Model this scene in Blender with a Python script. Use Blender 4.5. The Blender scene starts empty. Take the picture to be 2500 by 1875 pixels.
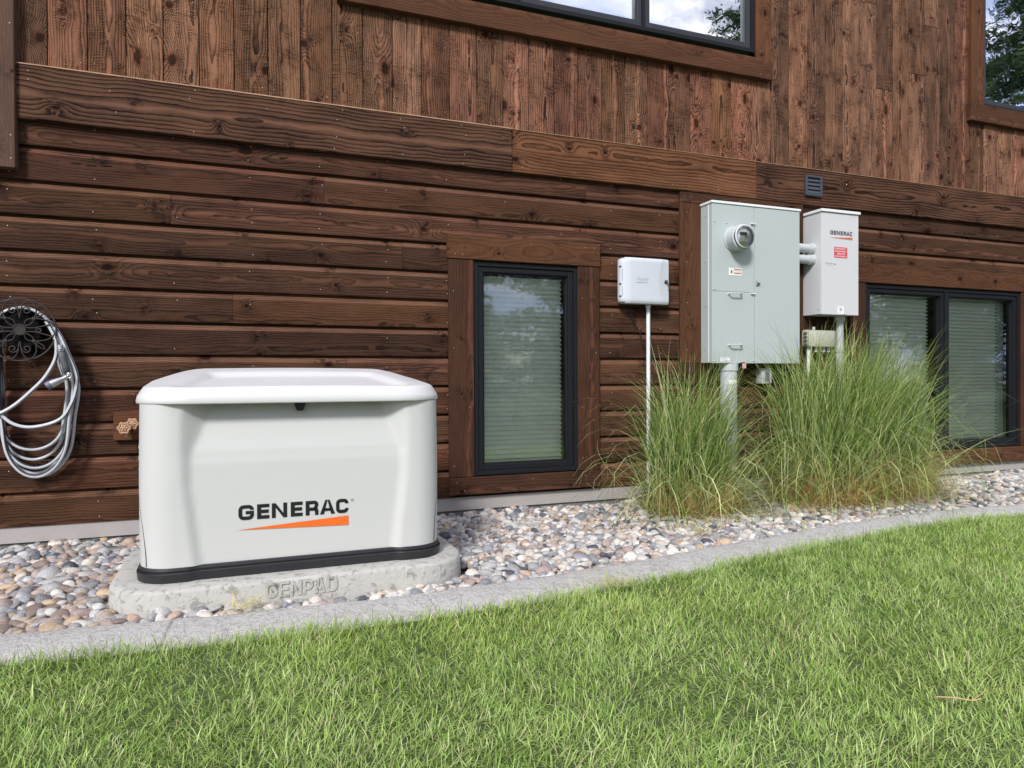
import bpy, bmesh, math, random
import numpy as np
from mathutils import Vector, Matrix
random.seed(7); RNG = np.random.default_rng(7)
C = bpy.context.scene.collection
S = bpy.context.scene
PI = math.pi
SKIP_PLANTS = False

# ---------------------------------------------------------------- camera
F_PX, W_PX, H_PX = 1680.0, 2500.0, 1875.0
YAW = math.atan(F_PX/4442.0); PITCH = math.atan(12.5/F_PX); ROLL = -0.004
CAM = Vector((0, -4.34, 0.89))
fw = Vector((math.sin(YAW)*math.cos(PITCH), math.cos(YAW)*math.cos(PITCH), -math.sin(PITCH)))
rt = Vector((math.cos(YAW), -math.sin(YAW), 0)); up = rt.cross(fw)
cr, sr = math.cos(ROLL), math.sin(ROLL)
R_, U_ = cr*rt+sr*up, cr*up-sr*rt
cd = bpy.data.cameras.new('camera'); cam = bpy.data.objects.new('camera', cd); C.objects.link(cam)
M = Matrix.Identity(4)
for i in range(3):
    M[i][0], M[i][1], M[i][2], M[i][3] = R_[i], U_[i], -fw[i], CAM[i]
cam.matrix_world = M
cd.sensor_fit = 'HORIZONTAL'; cd.sensor_width = 36; cd.lens = 36*F_PX/W_PX
cd.clip_start = 0.05; cd.clip_end = 500
S.camera = cam
S.render.resolution_x, S.render.resolution_y = 1024, 768

# ---------------------------------------------------------------- world, sun, exposure
SUN_EL, SUN_AZ = math.radians(38), math.radians(216)     # azimuth of the sun, measured from +Y clockwise
wd = bpy.data.worlds.new('World'); S.world = wd; wd.use_nodes = True
nt = wd.node_tree; nt.nodes.clear()
def wn(t, **k):
    n = nt.nodes.new(t)
    for a, b in k.items(): setattr(n, a, b)
    return n
out = wn('ShaderNodeOutputWorld'); bg = wn('ShaderNodeBackground'); sky = wn('ShaderNodeTexSky')
sky.sky_type = 'NISHITA'; sky.sun_disc = False; sky.sun_elevation = SUN_EL; sky.sun_rotation = SUN_AZ
tc = wn('ShaderNodeTexCoord'); mp = wn('ShaderNodeMapping'); mp.inputs['Scale'].default_value = (1.3, 1.3, 2.6)
ns = wn('ShaderNodeTexNoise'); ns.inputs['Scale'].default_value = 2.3; ns.inputs['Detail'].default_value = 8; ns.inputs['Roughness'].default_value = .58; ns.inputs['Distortion'].default_value = .7
cm = wn('ShaderNodeValToRGB'); cm.color_ramp.elements[0].position = .36; cm.color_ramp.elements[1].position = .52
ns2 = wn('ShaderNodeTexNoise'); ns2.inputs['Scale'].default_value = 4.0; ns2.inputs['Detail'].default_value = 6; ns2.inputs['Distortion'].default_value = .5
cc = wn('ShaderNodeValToRGB')
cc.color_ramp.elements[0].position = .42; cc.color_ramp.elements[0].color = (5.6, 6.6, 10.4, 1)
cc.color_ramp.elements[1].position = .60; cc.color_ramp.elements[1].color = (13.2, 12.8, 13.4, 1)
mx = wn('ShaderNodeMix', data_type='RGBA')
L = nt.links.new
L(tc.outputs['Generated'], mp.inputs['Vector']); L(mp.outputs[0], ns.inputs['Vector']); L(mp.outputs[0], ns2.inputs['Vector'])
L(ns.outputs['Fac'], cm.inputs[0]); L(ns2.outputs['Fac'], cc.inputs[0])
L(cm.outputs[0], mx.inputs[0]); L(sky.outputs[0], mx.inputs[6]); L(cc.outputs[0], mx.inputs[7])
L(mx.outputs[2], bg.inputs['Color']); bg.inputs['Strength'].default_value = .070; L(bg.outputs[0], out.inputs['Surface'])
sl = bpy.data.lights.new('sun', 'SUN'); sl.energy = 2.25; sl.angle = math.radians(11); sl.color = (1, .98, .955)
so = bpy.data.objects.new('sun', sl); C.objects.link(so)
sd = Vector((math.sin(SUN_AZ)*math.cos(SUN_EL), math.cos(SUN_AZ)*math.cos(SUN_EL), math.sin(SUN_EL)))
so.rotation_euler = sd.to_track_quat('Z', 'Y').to_euler(); so.location = sd*30
S.view_settings.view_transform = 'Standard'; S.view_settings.look = 'None'; S.view_settings.gamma = 1
S.view_settings.exposure = 0.72
S.render.engine = 'CYCLES'

# ---------------------------------------------------------------- tagging helpers
def tag(o, label=None, cat=None, group=None, kind=None):
    if label: o['label'] = label
    if cat: o['category'] = cat
    if group: o['group'] = group
    if kind: o['kind'] = kind
    return o
def empty(name, loc, label, cat, rz=0, group=None):
    o = bpy.data.objects.new(name, None); C.objects.link(o); o.location = loc; o.rotation_euler = (0, 0, rz)
    o.empty_display_size = .1
    return tag(o, label, cat, group)
def link(name, me, mats, parent=None, smooth=False, world=True):
    o = bpy.data.objects.new(name, me); C.objects.link(o)
    for m in (mats if isinstance(mats, (list, tuple)) else [mats]): me.materials.append(m)
    if smooth:
        me.polygons.foreach_set('use_smooth', [True]*len(me.polygons))
    if parent:
        o.parent = parent
        if world:                      # vertices were given in world space
            p = parent; m = Matrix.Identity(4); chain = []
            while p: chain.append(p); p = p.parent
            for q in reversed(chain): m = m @ q.matrix_basis
            me.transform(m.inverted())
    return o
class MB:                               # mesh builder (world or local space)
    def __init__(s): s.v = []; s.f = []; s.m = []; s.mi = 0
    def add(s, vs, fs):
        b = len(s.v); s.v += [tuple(p) for p in vs]
        for f in fs: s.f.append([b+i for i in f]); s.m.append(s.mi)
        return s
    def box(s, x0, x1, y0, y1, z0, z1, ch=0):
        if x1 < x0: x0, x1 = x1, x0
        if y1 < y0: y0, y1 = y1, y0
        if z1 < z0: z0, z1 = z1, z0
        if ch <= 0:
            return s.add([(x, y, z) for z in (z0, z1) for y in (y0, y1) for x in (x0, x1)],
                 [(0, 2, 3, 1), (4, 5, 7, 6), (0, 1, 5, 4), (2, 6, 7, 3), (0, 4, 6, 2), (1, 3, 7, 5)])
        bm = bmesh.new(); bmesh.ops.create_cube(bm, size=1)
        for v in bm.verts: v.co = Vector(((x0+x1)/2+v.co.x*(x1-x0), (y0+y1)/2+v.co.y*(y1-y0), (z0+z1)/2+v.co.z*(z1-z0)))
        bmesh.ops.bevel(bm, geom=bm.edges[:], offset=ch, segments=2, affect='EDGES', profile=.5)
        bm.verts.index_update(); s.add([v.co[:] for v in bm.verts], [[v.index for v in f.verts] for f in bm.faces]); bm.free()
        return s
    def cyl(s, a, b, r0, r1=None, n=20, caps=True):
        return s.tube([a, b], [r0, r0 if r1 is None else r1], n, caps)
    def tube(s, pts, rad, n=10, caps=True, closed=False, stripe=None):
        pts = [Vector(p) for p in pts]; N = len(pts)
        if not isinstance(rad, (list, tuple)): rad = [rad]*N
        vs = []; prev = None
        for i, p in enumerate(pts):
            if closed: t = pts[(i+1) % N]-pts[i-1]
            else: t = pts[min(i+1, N-1)]-pts[max(i-1, 0)]
            t.normalize()
            if prev is None:
                prev = t.orthogonal().normalized()
            prev = (prev-t*prev.dot(t)).normalized(); q = t.cross(prev)
            for k in range(n):
                a = 2*PI*k/n; vs.append(p+(prev*math.cos(a)+q*math.sin(a))*rad[i])
        fs = []
        for i in range(N if closed else N-1):
            j = (i+1) % N
            for k in range(n): fs.append((i*n+k, i*n+(k+1) % n, j*n+(k+1) % n, j*n+k))
        if stripe:
            b = len(s.v); s.v += [tuple(p) for p in vs]
            for q_, f in enumerate(fs): s.f.append([b+i for i in f]); s.m.append(1 if (q_ % n) in stripe else 0)
            return s
        if caps and not closed: fs += [list(range(n))[::-1], [(N-1)*n+k for k in range(n)]]
        return s.add(vs, fs)
    def sphere(s, c, r, sx=1, sy=1, sz=1, sub=2):
        bm = bmesh.new(); bmesh.ops.create_icosphere(bm, subdivisions=sub, radius=1)
        bm.verts.index_update()
        s.add([(c[0]+v.co.x*r*sx, c[1]+v.co.y*r*sy, c[2]+v.co.z*r*sz) for v in bm.verts], [[v.index for v in f.verts] for f in bm.faces]); bm.free(); return s
    def mesh(s, name='m'):
        me = bpy.data.meshes.new(name); me.from_pydata(s.v, [], s.f); me.polygons.foreach_set('material_index', s.m); me.update(); return me
    def build(s, name, mats, parent=None, smooth=False, world=True, auto=None):
        me = s.mesh(name); o = link(name, me, mats, parent, smooth, world)
        if auto:
            me.polygons.foreach_set('use_smooth', [True]*len(me.polygons)); me.set_sharp_from_angle(angle=math.radians(auto))
        return o
def np_mesh(name, V, Q, col=None, smooth=False):
    me = bpy.data.meshes.new(name); k = Q.shape[1]
    me.vertices.add(len(V)); me.vertices.foreach_set('co', V.astype(np.float32).ravel())
    me.loops.add(Q.size); me.loops.foreach_set('vertex_index', Q.astype(np.int32).ravel())
    me.polygons.add(len(Q)); me.polygons.foreach_set('loop_start', np.arange(0, Q.size, k, dtype=np.int32))
    me.polygons.foreach_set('loop_total', np.full(len(Q), k, dtype=np.int32))
    if smooth: me.polygons.foreach_set('use_smooth', np.ones(len(Q), dtype=bool))
    me.update(calc_edges=True)
    if col is not None:
        a = me.color_attributes.new('col', 'FLOAT_COLOR', 'POINT')
        c4 = np.ones((len(V), 4), np.float32); c4[:, :3] = col; a.data.foreach_set('color', c4.ravel())
    return me

# ---------------------------------------------------------------- material helpers
class NT:
    def __init__(s, name):
        s.mat = bpy.data.materials.new(name); s.mat.use_nodes = True; s.t = s.mat.node_tree
        s.b = s.t.nodes['Principled BSDF']; s.out = s.t.nodes['Material Output']
    def n(s, typ, ins=None, **k):
        nd = s.t.nodes.new('ShaderNode'+typ)
        for a, b in k.items(): setattr(nd, a, b)
        for a, b in (ins or {}).items(): s.set(nd.inputs[a], b)
        return nd
    def set(s, sock, v):
        if isinstance(v, bpy.types.NodeSocket): s.t.links.new(v, sock)
        elif isinstance(v, bpy.types.Node): s.t.links.new(v.outputs[0], sock)
        elif isinstance(v, (tuple, list)) and len(v) == 3 and sock.type == 'RGBA': sock.default_value = (*v, 1)
        else: sock.default_value = v
    def m(s, op, a, b=0.0, c=0.0, clamp=False):
        nd = s.n('Math', operation=op, use_clamp=clamp); s.set(nd.inputs[0], a); s.set(nd.inputs[1], b); s.set(nd.inputs[2], c); return nd.outputs[0]
    def mr(s, v, a, b, c=0.0, d=1.0, smooth=True):
        nd = s.n('MapRange', interpolation_type='SMOOTHSTEP' if smooth else 'LINEAR'); 
        for i, x in enumerate((v, a, b, c, d)): s.set(nd.inputs[i], x)
        return nd.outputs[0]
    def mix(s, f, a, b, mode='MIX'):
        nd = s.n('Mix', data_type='RGBA', blend_type=mode); s.set(nd.inputs[0], f); s.set(nd.inputs[6], a); s.set(nd.inputs[7], b); return nd.outputs[2]
    def xyz(s, x=0.0, y=0.0, z=0.0): return s.n('CombineXYZ', {0: x, 1: y, 2: z}).outputs[0]
    def noise(s, vec, scale=5.0, detail=3.0, rough=.5, dist=0.0):
        nd = s.n('TexNoise', {'Scale': scale, 'Detail': detail, 'Roughness': rough, 'Distortion': dist})
        if vec is not None: s.set(nd.inputs['Vector'], vec)
        return nd.outputs['Fac']
    def obj(s): return s.n('TexCoord').outputs['Object']
    def pos(s): return s.n('NewGeometry').outputs['Position']
    def bump(s, h, strength=.3, dist=.01):
        nd = s.n('Bump', {'Strength': strength, 'Distance': dist, 'Height': h}); s.set(s.b.inputs['Normal'], nd.outputs[0]); return nd
    def P(s, **k):
        for a, b in k.items(): s.set(s.b.inputs[a.replace('_', ' ')], b)
        return s
def simple(name, col, rough=.5, metal=0.0, var=.08, scale=12.0, bump=0.0, bscale=200.0, spec=.5, coord='pos'):
    t = NT(name); p = t.pos()
    f = t.noise(p, scale, 5, .6)
    c = t.mix(f, tuple(x*(1-var) for x in col), tuple(min(1, x*(1+var)) for x in col))
    t.P(Base_Color=c, Roughness=rough, Metallic=metal); t.b.inputs['Specular IOR Level'].default_value = spec
    if bump: t.bump(t.noise(p, bscale, 3, .6), bump, .002)
    return t.mat

def wood(name, light, dark, ring=.55, freq=85.0, saw=0.0, knotrate=.5, wear=.3, knot_s=1.0, bump=.5, spread=.35, orange=(.30, .12, .045), deep=.05, hue=.8):
    t = NT(name)
    uv = t.n('UVMap').outputs[0]; at = t.n('Attribute', attribute_name='bcol')
    sp = t.n('SeparateXYZ', {0: uv}); u, v = sp.outputs[0], sp.outputs[1]
    sc = t.n('SeparateColor', {0: at.outputs['Color']}); r1, tone, org = sc.outputs[0], sc.outputs[1], sc.outputs[2]
    seed = t.m('MULTIPLY', r1, 71.0)
    # slow wobble of the pith along the board
    w1 = t.noise(t.xyz(t.m('MULTIPLY', u, 1.1), seed, 0.0), 1.0, 2, .5)
    w2 = t.noise(t.xyz(t.m('MULTIPLY', u, 2.3), seed, 9.0), 1.0, 2, .5)
    w3 = t.noise(t.xyz(t.m('MULTIPLY', u, 5.0), t.m('MULTIPLY', v, 16.0), seed), 1.0, 3, .55)
    v0 = t.m('MULTIPLY', t.m('SUBTRACT', t.m('FRACT', t.m('MULTIPLY', seed, 3.7)), .5), .13)
    vv = t.m('ADD', t.m('SUBTRACT', v, v0), t.m('MULTIPLY', t.m('SUBTRACT', w1, .5), .10))
    dep = t.m('ADD', .008, t.m('ADD', t.m('MULTIPLY', w2, deep*2), t.m('MULTIPLY', t.m('FRACT', t.m('MULTIPLY', seed, 5.3)), deep)))
    # knots: voronoi cells in metres
    A, B = 2.6, 7.5
    q = t.xyz(t.m('ADD', t.m('MULTIPLY', u, A), t.m('MULTIPLY', seed, 13.0)), t.m('ADD', t.m('MULTIPLY', v, B), t.m('MULTIPLY', seed, 3.0)), 0.0)
    vo = t.n('TexVoronoi', {'Vector': q, 'Scale': 1.0, 'Randomness': .9}, voronoi_dimensions='2D')
    pp = t.n('SeparateXYZ', {0: vo.outputs['Position']}); qq = t.n('SeparateXYZ', {0: q})
    du = t.m('DIVIDE', t.m('SUBTRACT', qq.outputs[0], pp.outputs[0]), A); dv = t.m('DIVIDE', t.m('SUBTRACT', qq.outputs[1], pp.outputs[1]), B)
    vc = t.n('SeparateColor', {0: vo.outputs['Color']})
    on = t.m('LESS_THAN', vc.outputs[0], knotrate)
    size = t.m('MULTIPLY_ADD', t.m('POWER', vc.outputs[1], 1.8), 1.5*knot_s, .28*knot_s)
    dvx = t.m('DIVIDE', dv, .05); dux = t.m('DIVIDE', du, .045)
    nz = t.noise(t.xyz(t.m('MULTIPLY', u, 60.0), t.m('MULTIPLY', v, 60.0), seed), 1.0, 2, .5)
    d = t.m('SQRT', t.m('ADD', t.m('POWER', t.m('MULTIPLY', du, t.m('MULTIPLY_ADD', vc.outputs[2], .8, .35)), 2.0), t.m('POWER', dv, 2.0)))
    d = t.m('DIVIDE', t.m('ADD', d, t.m('MULTIPLY', t.m('SUBTRACT', nz, .5), .014)), size)
    halo = t.m('MULTIPLY', on, t.m('EXPONENT', t.m('MULTIPLY', -1.0, t.m('POWER', t.m('DIVIDE', d, .034), 2.0))))
    core = t.m('MULTIPLY', on, t.mr(d, .013, .008))
    rim = t.m('MULTIPLY', on, t.mr(d, .021, .012))
    rad = t.m('SQRT', t.m('ADD', t.m('POWER', vv, 2.0), t.m('POWER', dep, 2.0)))
    rad = t.m('ADD', rad, t.m('ADD', t.m('MULTIPLY', halo, .045), t.m('MULTIPLY', t.m('SUBTRACT', w3, .5), .022)))
    ph = t.m('FRACT', t.m('MULTIPLY', rad, freq))
    rings = t.m('POWER', ph, 2.6)
    rings = t.m('MULTIPLY', rings, t.mr(ph, 1.0, .93))
    fib = t.noise(t.xyz(t.m('MULTIPLY', u, 9.0), t.m('MULTIPLY', v, 420.0), seed), 1.0, 3, .6)
    blot = t.noise(t.xyz(t.m('MULTIPLY', u, 2.2), t.m('MULTIPLY', v, 9.0), t.m('ADD', seed, 4.0)), 1.0, 4, .6)
    fine = t.noise(t.xyz(t.m('MULTIPLY', u, 60.0), t.m('MULTIPLY', v, 160.0), seed), 1.0, 3, .7)
    dk = t.m('ADD', t.m('MULTIPLY', rings, ring), t.m('MULTIPLY', t.m('SUBTRACT', .55, fib), .75))
    dk = t.m('ADD', dk, t.m('MULTIPLY', t.m('SUBTRACT', .5, blot), 1.5*wear))
    dk = t.m('ADD', dk, t.m('MULTIPLY', t.m('SUBTRACT', .5, fine), .45))
    sawh = None
    if saw > 0:
        arc = t.m('ADD', u, t.m('MULTIPLY', t.m('POWER', t.m('ADD', v, .12), 2.0), t.m('MULTIPLY_ADD', r1, 4.0, -2.0)))
        ph2 = t.m('MULTIPLY', arc, 2*PI/.0085)
        msk = t.mr(t.noise(t.xyz(t.m('MULTIPLY', u, 7.0), t.m('MULTIPLY', v, 14.0), t.m('ADD', seed, 20.0)), 1.0, 3, .6), .40, .62)
        nn = t.noise(t.xyz(t.m('MULTIPLY', arc, 130.0), t.m('MULTIPLY', v, 9.0), seed), 1.0, 2, .6)
        sawh = t.m('MULTIPLY', t.m('ADD', t.m('MULTIPLY', t.m('SINE', t.m('ADD', ph2, t.m('MULTIPLY', nn, 9.0))), .5), t.m('MULTIPLY', t.m('SUBTRACT', nn, .5), 2.0)), msk)
        dk = t.m('ADD', dk, t.m('MULTIPLY', sawh, saw*.30))
    wing = t.m('MULTIPLY', on, t.m('EXPONENT', t.m('MULTIPLY', -1.0, t.m('ADD', t.m('POWER', dux, 2.0), t.m('POWER', dvx, 2.0)))))
    dk = t.m('ADD', dk, t.m('MULTIPLY', wing, t.m('MULTIPLY', t.mr(t.noise(t.xyz(t.m('MULTIPLY', u, 30.0), t.m('MULTIPLY', v, 22.0), seed), 1.0, 3, .6), .38, .62), .55)))
    strk = t.mr(t.noise(t.xyz(t.m('MULTIPLY', t.m('ADD', u, t.m('MULTIPLY', halo, .01)), 3.5), t.m('MULTIPLY', t.m('ADD', v, t.m('MULTIPLY', t.m('SUBTRACT', w3, .5), .02)), 120.0), t.m('ADD', seed, 31.0)), 1.0, 2, .5), .60, .76)
    dk = t.m('SUBTRACT', dk, t.m('MULTIPLY', strk, .45))
    dk = t.m('ADD', dk, .16, clamp=True)
    col = t.mix(dk, light, dark)
    col = t.mix(t.m('MULTIPLY', org, .8), col, t.mix(dk, orange, tuple(x*.35 for x in orange)))
    hv = t.m('FRACT', t.m('MULTIPLY', seed, 7.9))
    col = t.mix(t.m('MULTIPLY', t.mr(hv, .55, 1.0), hue), col, t.mix(1.0, col, (1.05, .86, .86), 'MULTIPLY'))
    col = t.mix(t.m('MULTIPLY', t.mr(hv, .45, 0.0), hue), col, t.mix(1.0, col, (1.0, .97, .84), 'MULTIPLY'))
    # a pale or reddish heart stripe where the saw ran near the pith
    heart = t.m('MULTIPLY', t.mr(t.m('ABSOLUTE', t.m('ADD', vv, t.m('MULTIPLY', t.m('SUBTRACT', w3, .5), .06))), .016, .004), t.m('GREATER_THAN', t.m('FRACT', t.m('MULTIPLY', seed, 11.3)), .55))
    col = t.mix(t.m('MULTIPLY', heart, t.m('MULTIPLY', t.m('SUBTRACT', 1.0, rings), .55)), col, tuple(min(1, x*y) for x, y in zip(light, (1.75, 1.55, 1.5))))
    col = t.mix(t.m('MULTIPLY', t.m('MULTIPLY', t.mr(halo, .35, .75), t.m('SUBTRACT', 1.0, rim)), t.m('MULTIPLY', strk, .5)), col, tuple(min(1, x*1.7) for x in light))
    col = t.mix(t.m('MULTIPLY', rim, .6), col, tuple(x*y for x, y in zip(light, (.55, .35, .28))))
    col = t.mix(t.m('MULTIPLY', core, .8), col, tuple(x*.3 for x in dark))
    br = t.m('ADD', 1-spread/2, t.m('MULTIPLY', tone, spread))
    hsv = t.n('HueSaturation', {'Color': col, 'Value': br, 'Saturation': 1.0, 'Hue': .5})
    t.P(Base_Color=hsv.outputs[0], Roughness=.80); t.b.inputs['Specular IOR Level'].default_value = .10
    h = t.m('ADD', t.m('MULTIPLY', rings, -.5), t.m('ADD', t.m('MULTIPLY', fib, .7), t.m('MULTIPLY', fine, .6)))
    if sawh is not None: h = t.m('ADD', h, t.m('MULTIPLY', sawh, -1.0*saw))
    h = t.m('ADD', h, t.m('MULTIPLY', core, -.6))
    t.bump(h, bump, .0025)
    return t.mat

W_UP = wood('weathered_plank_wood', (.262, .134, .082), (.022, .0115, .0090), ring=1.0, freq=88, saw=1.4, knotrate=.66, wear=1.05, spread=.70, bump=1.0, deep=.016, knot_s=1.2)
W_LOW = wood('stained_siding_wood', (.094, .046, .028), (.0055, .0038, .0033), ring=.72, freq=80, saw=.0, knotrate=.55, wear=.90, spread=.60, bump=.9, deep=.018, knot_s=1.05, hue=.6)
W_TRIM = wood('stained_trim_wood', (.078, .036, .021), (.011, .0066, .0052), ring=.50, freq=75, saw=.15, knotrate=.32, wear=.60, spread=.4, bump=.8, knot_s=.85, hue=.4)
W_BELT = wood('belt_board_wood', (.112, .062, .040), (.0065, .0048, .0045), ring=1.25, freq=50, saw=.12, knotrate=.34, wear=1.1, spread=.3, bump=1.0, deep=.022, knot_s=1.1, hue=.5)
NAIL = simple('pale_nail_heads', (.55, .50, .47), .5)

class Wood(MB):
    def __init__(s): super().__init__(); s.uv = []; s.bc = []
    def face(s, vs, uvs, bc, mi=0):
        b = len(s.v); s.v += [tuple(p) for p in vs]; s.f.append(list(range(b, b+len(vs)))); s.m.append(mi); s.uv.append(uvs); s.bc.append(bc)
    def board(s, x0, x1, y0, y1, z0, z1, axis='x', tone=None, org=0.0, u0=None, rnd=None, ch=.003, tilt=0.0):
        tone = random.random() if tone is None else tone; rnd = random.random() if rnd is None else rnd
        u0 = random.uniform(0, 40) if u0 is None else u0
        bc = (rnd, tone, org, 1)
        bm = bmesh.new(); bmesh.ops.create_cube(bm, size=1)
        for v in bm.verts: v.co = Vector(((x0+x1)/2+v.co.x*(x1-x0), (y0+y1)/2+v.co.y*(y1-y0)+(v.co.x*tilt if axis == 'z' else v.co.z*tilt), (z0+z1)/2+v.co.z*(z1-z0)))
        if ch: bmesh.ops.bevel(bm, geom=bm.edges[:], offset=ch, segments=1, affect='EDGES')
        cx, cz = (x0+x1)/2, (z0+z1)/2
        for f in bm.faces:
            vs = [v.co.copy() for v in f.verts]
            if axis == 'x': uvs = [(p.x+u0, p.z-cz+(p.y-y0)*(1 if abs(f.normal.z) > .5 else .3)) for p in vs]
            else: uvs = [(p.z+u0, p.x-cx+(p.y-y0)*(1 if abs(f.normal.x) > .5 else .3)) for p in vs]
            s.face(vs, uvs, bc)
        bm.free()
    def nail(s, x, y, z, r=.0026):
        n = 6; vs = [(x+r*math.cos(2*PI*k/n), y-.0012, z+r*math.sin(2*PI*k/n)) for k in range(n)]
        s.face(vs, [(0, 0)]*n, (0, 0, 0, 1), 1)
    def build(s, name, mats, parent=None):
        me = s.mesh(name)
        uvl = me.uv_layers.new(name='UVMap'); flat = [c for uvs in s.uv for p in uvs for c in p]; uvl.data.foreach_set('uv', flat)
        ca = me.color_attributes.new('bcol', 'FLOAT_COLOR', 'CORNER'); fc = [c for uvs, b in zip(s.uv, s.bc) for _ in uvs for c in b]; ca.data.foreach_set('color', fc)
        return link(name, me, mats, parent)

# ================================================================ THE SETTING: ground
def curve_pts(ctrl, n):
    xs = np.array([c[0] for c in ctrl]); ys = np.array([c[1] for c in ctrl])
    X = np.linspace(xs[0], xs[-1], n); Y = np.interp(X, xs, ys)
    for _ in range(3):
        Yp = np.pad(Y, 6, mode='edge'); Y = np.convolve(Yp, np.ones(13)/13, mode='valid')
    return X, Y
BACK = [(-4, -1.05), (-1.6, -1.42), (-.82, -1.495), (-.39, -1.545), (.2, -1.585), (.65, -1.59), (1.05, -1.56), (1.49, -1.51), (2.24, -1.37), (3.16, -1.20), (3.75, -1.125), (4.33, -1.10), (4.94, -1.15), (6.0, -1.32), (9, -2.2)]
CX_, CB = curve_pts(BACK, 260)
FRONT_W = np.interp(CX_, [-4, -.8, .2, 1.4, 3, 4.2, 9], [.22, .22, .225, .225, .215, .20, .20])
CF = CB-FRONT_W
def cb(x): return np.interp(x, CX_, CB)
def cf(x): return np.interp(x, CX_, CF)

def mat_soil():
    t = NT('dark_soil'); p = t.pos(); f = t.noise(p, 30, 5, .65)
    t.P(Base_Color=t.mix(f, (.035, .027, .018), (.10, .078, .05)), Roughness=.95); t.bump(f, .6, .02); return t.mat
SOIL = mat_soil()
def mat_lawnbase():
    t = NT('lawn_soil_and_thatch'); p = t.pos(); f = t.noise(p, 45, 5, .65)
    t.P(Base_Color=t.mix(f, (.030, .050, .012), (.085, .125, .035)), Roughness=.95); t.bump(f, .6, .02); return t.mat
LAWNB = mat_lawnbase()
# one ground sheet reaching far, gently uneven
nx, ny = 60, 60
gx = np.concatenate([np.linspace(-120, -8, 12), np.linspace(-6, 12, 46), np.linspace(16, 120, 12)])
gy = np.concatenate([np.linspace(-140, -12, 14), np.linspace(-9, 2, 30), np.linspace(6, 60, 6)])
GX, GY = np.meshgrid(gx, gy)
GZ = np.full(GX.shape, -.045)
V = np.stack([GX.ravel(), GY.ravel(), GZ.ravel()], 1); wN = len(gx)
Q = np.array([[j*wN+i, j*wN+i+1, (j+1)*wN+i+1, (j+1)*wN+i] for j in range(len(gy)-1) for i in range(wN-1)])
tag(link('ground', np_mesh('ground', V, Q), LAWNB), 'green lawn ground stretching away from the house', None, None, 'structure')
# gravel bed soil sheet between wall and curb
vs = []; fs = []
for i, (x, y) in enumerate(zip(CX_, CB)): vs += [(x, y, -.041), (x, .12, -.041)]
for i in range(len(CX_)-1): fs.append((2*i, 2*i+2, 2*i+3, 2*i+1))
tag(MB().add(vs, fs).build('gravel_bed', SOIL), 'dark soil bed under the river pebbles along the wall', None, None, 'structure')

lx = np.concatenate([[-120, -20], CX_, [20, 120]]); ly = np.concatenate([[CF[0], CF[0]], CF, [CF[-1], CF[-1]]])+.04
vs = []; fs = []
for x, y in zip(lx, ly): vs += [(x, -140, -.020), (x, -5, -.020), (x, y, -.020)]
for i in range(len(lx)-1): fs += [(3*i, 3*i+3, 3*i+4, 3*i+1), (3*i+1, 3*i+4, 3*i+5, 3*i+2)]
tag(MB().add(vs, fs).build('lawn', LAWNB), 'thatchy lawn surface under the grass blades', None, None, 'structure')
# concrete landscape curb
def mat_curb():
    t = NT('stamped_curb_concrete'); p = t.pos()
    f = t.noise(p, 14, 6, .65); g = t.noise(p, 160, 4, .75); h = t.noise(p, 420, 2, .6); b = t.noise(p, 45, 4, .7)
    c = t.mix(f, (.50, .475, .445), (.70, .675, .64)); c = t.mix(t.m('MULTIPLY', t.mr(g, .48, .66), .8), c, (.74, .72, .69)); c = t.mix(t.m('MULTIPLY', t.mr(g, .46, .32), .8), c, (.30, .29, .275)); w_ = t.n('TexVoronoi', {'Vector': t.n('VectorMath', {0: p, 1: t.xyz(t.m('MULTIPLY', f, .2), t.m('MULTIPLY', b, .12), 0.0)}, operation='ADD').outputs[0], 'Scale': 7.0}, feature='DISTANCE_TO_EDGE'); ck = t.m('MULTIPLY', t.mr(w_.outputs['Distance'], .02, .0), .35)
    c = t.mix(t.m('MULTIPLY', ck, .55), c, (.22, .20, .18))
    c = t.mix(t.m('MULTIPLY', t.mr(b, .50, .66), .55), c, (.34, .30, .26))
    t.P(Base_Color=c, Roughness=.9); t.bump(t.m('SUBTRACT', t.m('ADD', t.m('ADD', g, t.m('MULTIPLY', h, .5)), t.m('MULTIPLY', b, 2.0)), t.m('MULTIPLY', ck, .6)), .9, .010); return t.mat
CURB = mat_curb()
prof = [(0, -.06), (.000, .000), (.005, .012), (.018, .019), (.05, .021), (.11, .018), (.17, .011), (.215, .002), (.245, -.014), (.26, -.035), (.262, -.06)]
joints = [-1.55, -.27, .66, 1.75, 2.9, 4.1, 5.3, 6.5]
vs = []; fs = []; P = len(prof); prev = None; idx = 0
xs = []
for i in range(len(CX_)-1):
    for k in range(12): xs.append(CX_[i]+(CX_[i+1]-CX_[i])*k/12)
xs = [x for x in xs if -3.2 < x < 8.5]
for x in xs:
    y = float(cb(x)); sc = float(cb(x)-cf(x))/.26
    s_ = (float(cb(x+.01))-float(cb(x-.01)))/.02; nl = math.hypot(1, s_)
    g = max([math.exp(-((x-j)/.004)**2) for j in joints])
    wob = .0012*math.sin(x*9)+.0014*math.sin(x*23+1)
    for (d_, z) in prof:
        vs.append((x+s_/nl*d_*sc, y-d_*sc/nl, z+wob-(g*.012 if z > -.05 else 0)))
for i in range(len(xs)-1):
    for k in range(P-1): fs.append((i*P+k, i*P+k+1, (i+1)*P+k+1, (i+1)*P+k))
tag(MB().add(vs, fs).build('curb', CURB, smooth=True), 'pale stamped concrete curb curving between pebbles and lawn', None, None, 'structure')

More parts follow.
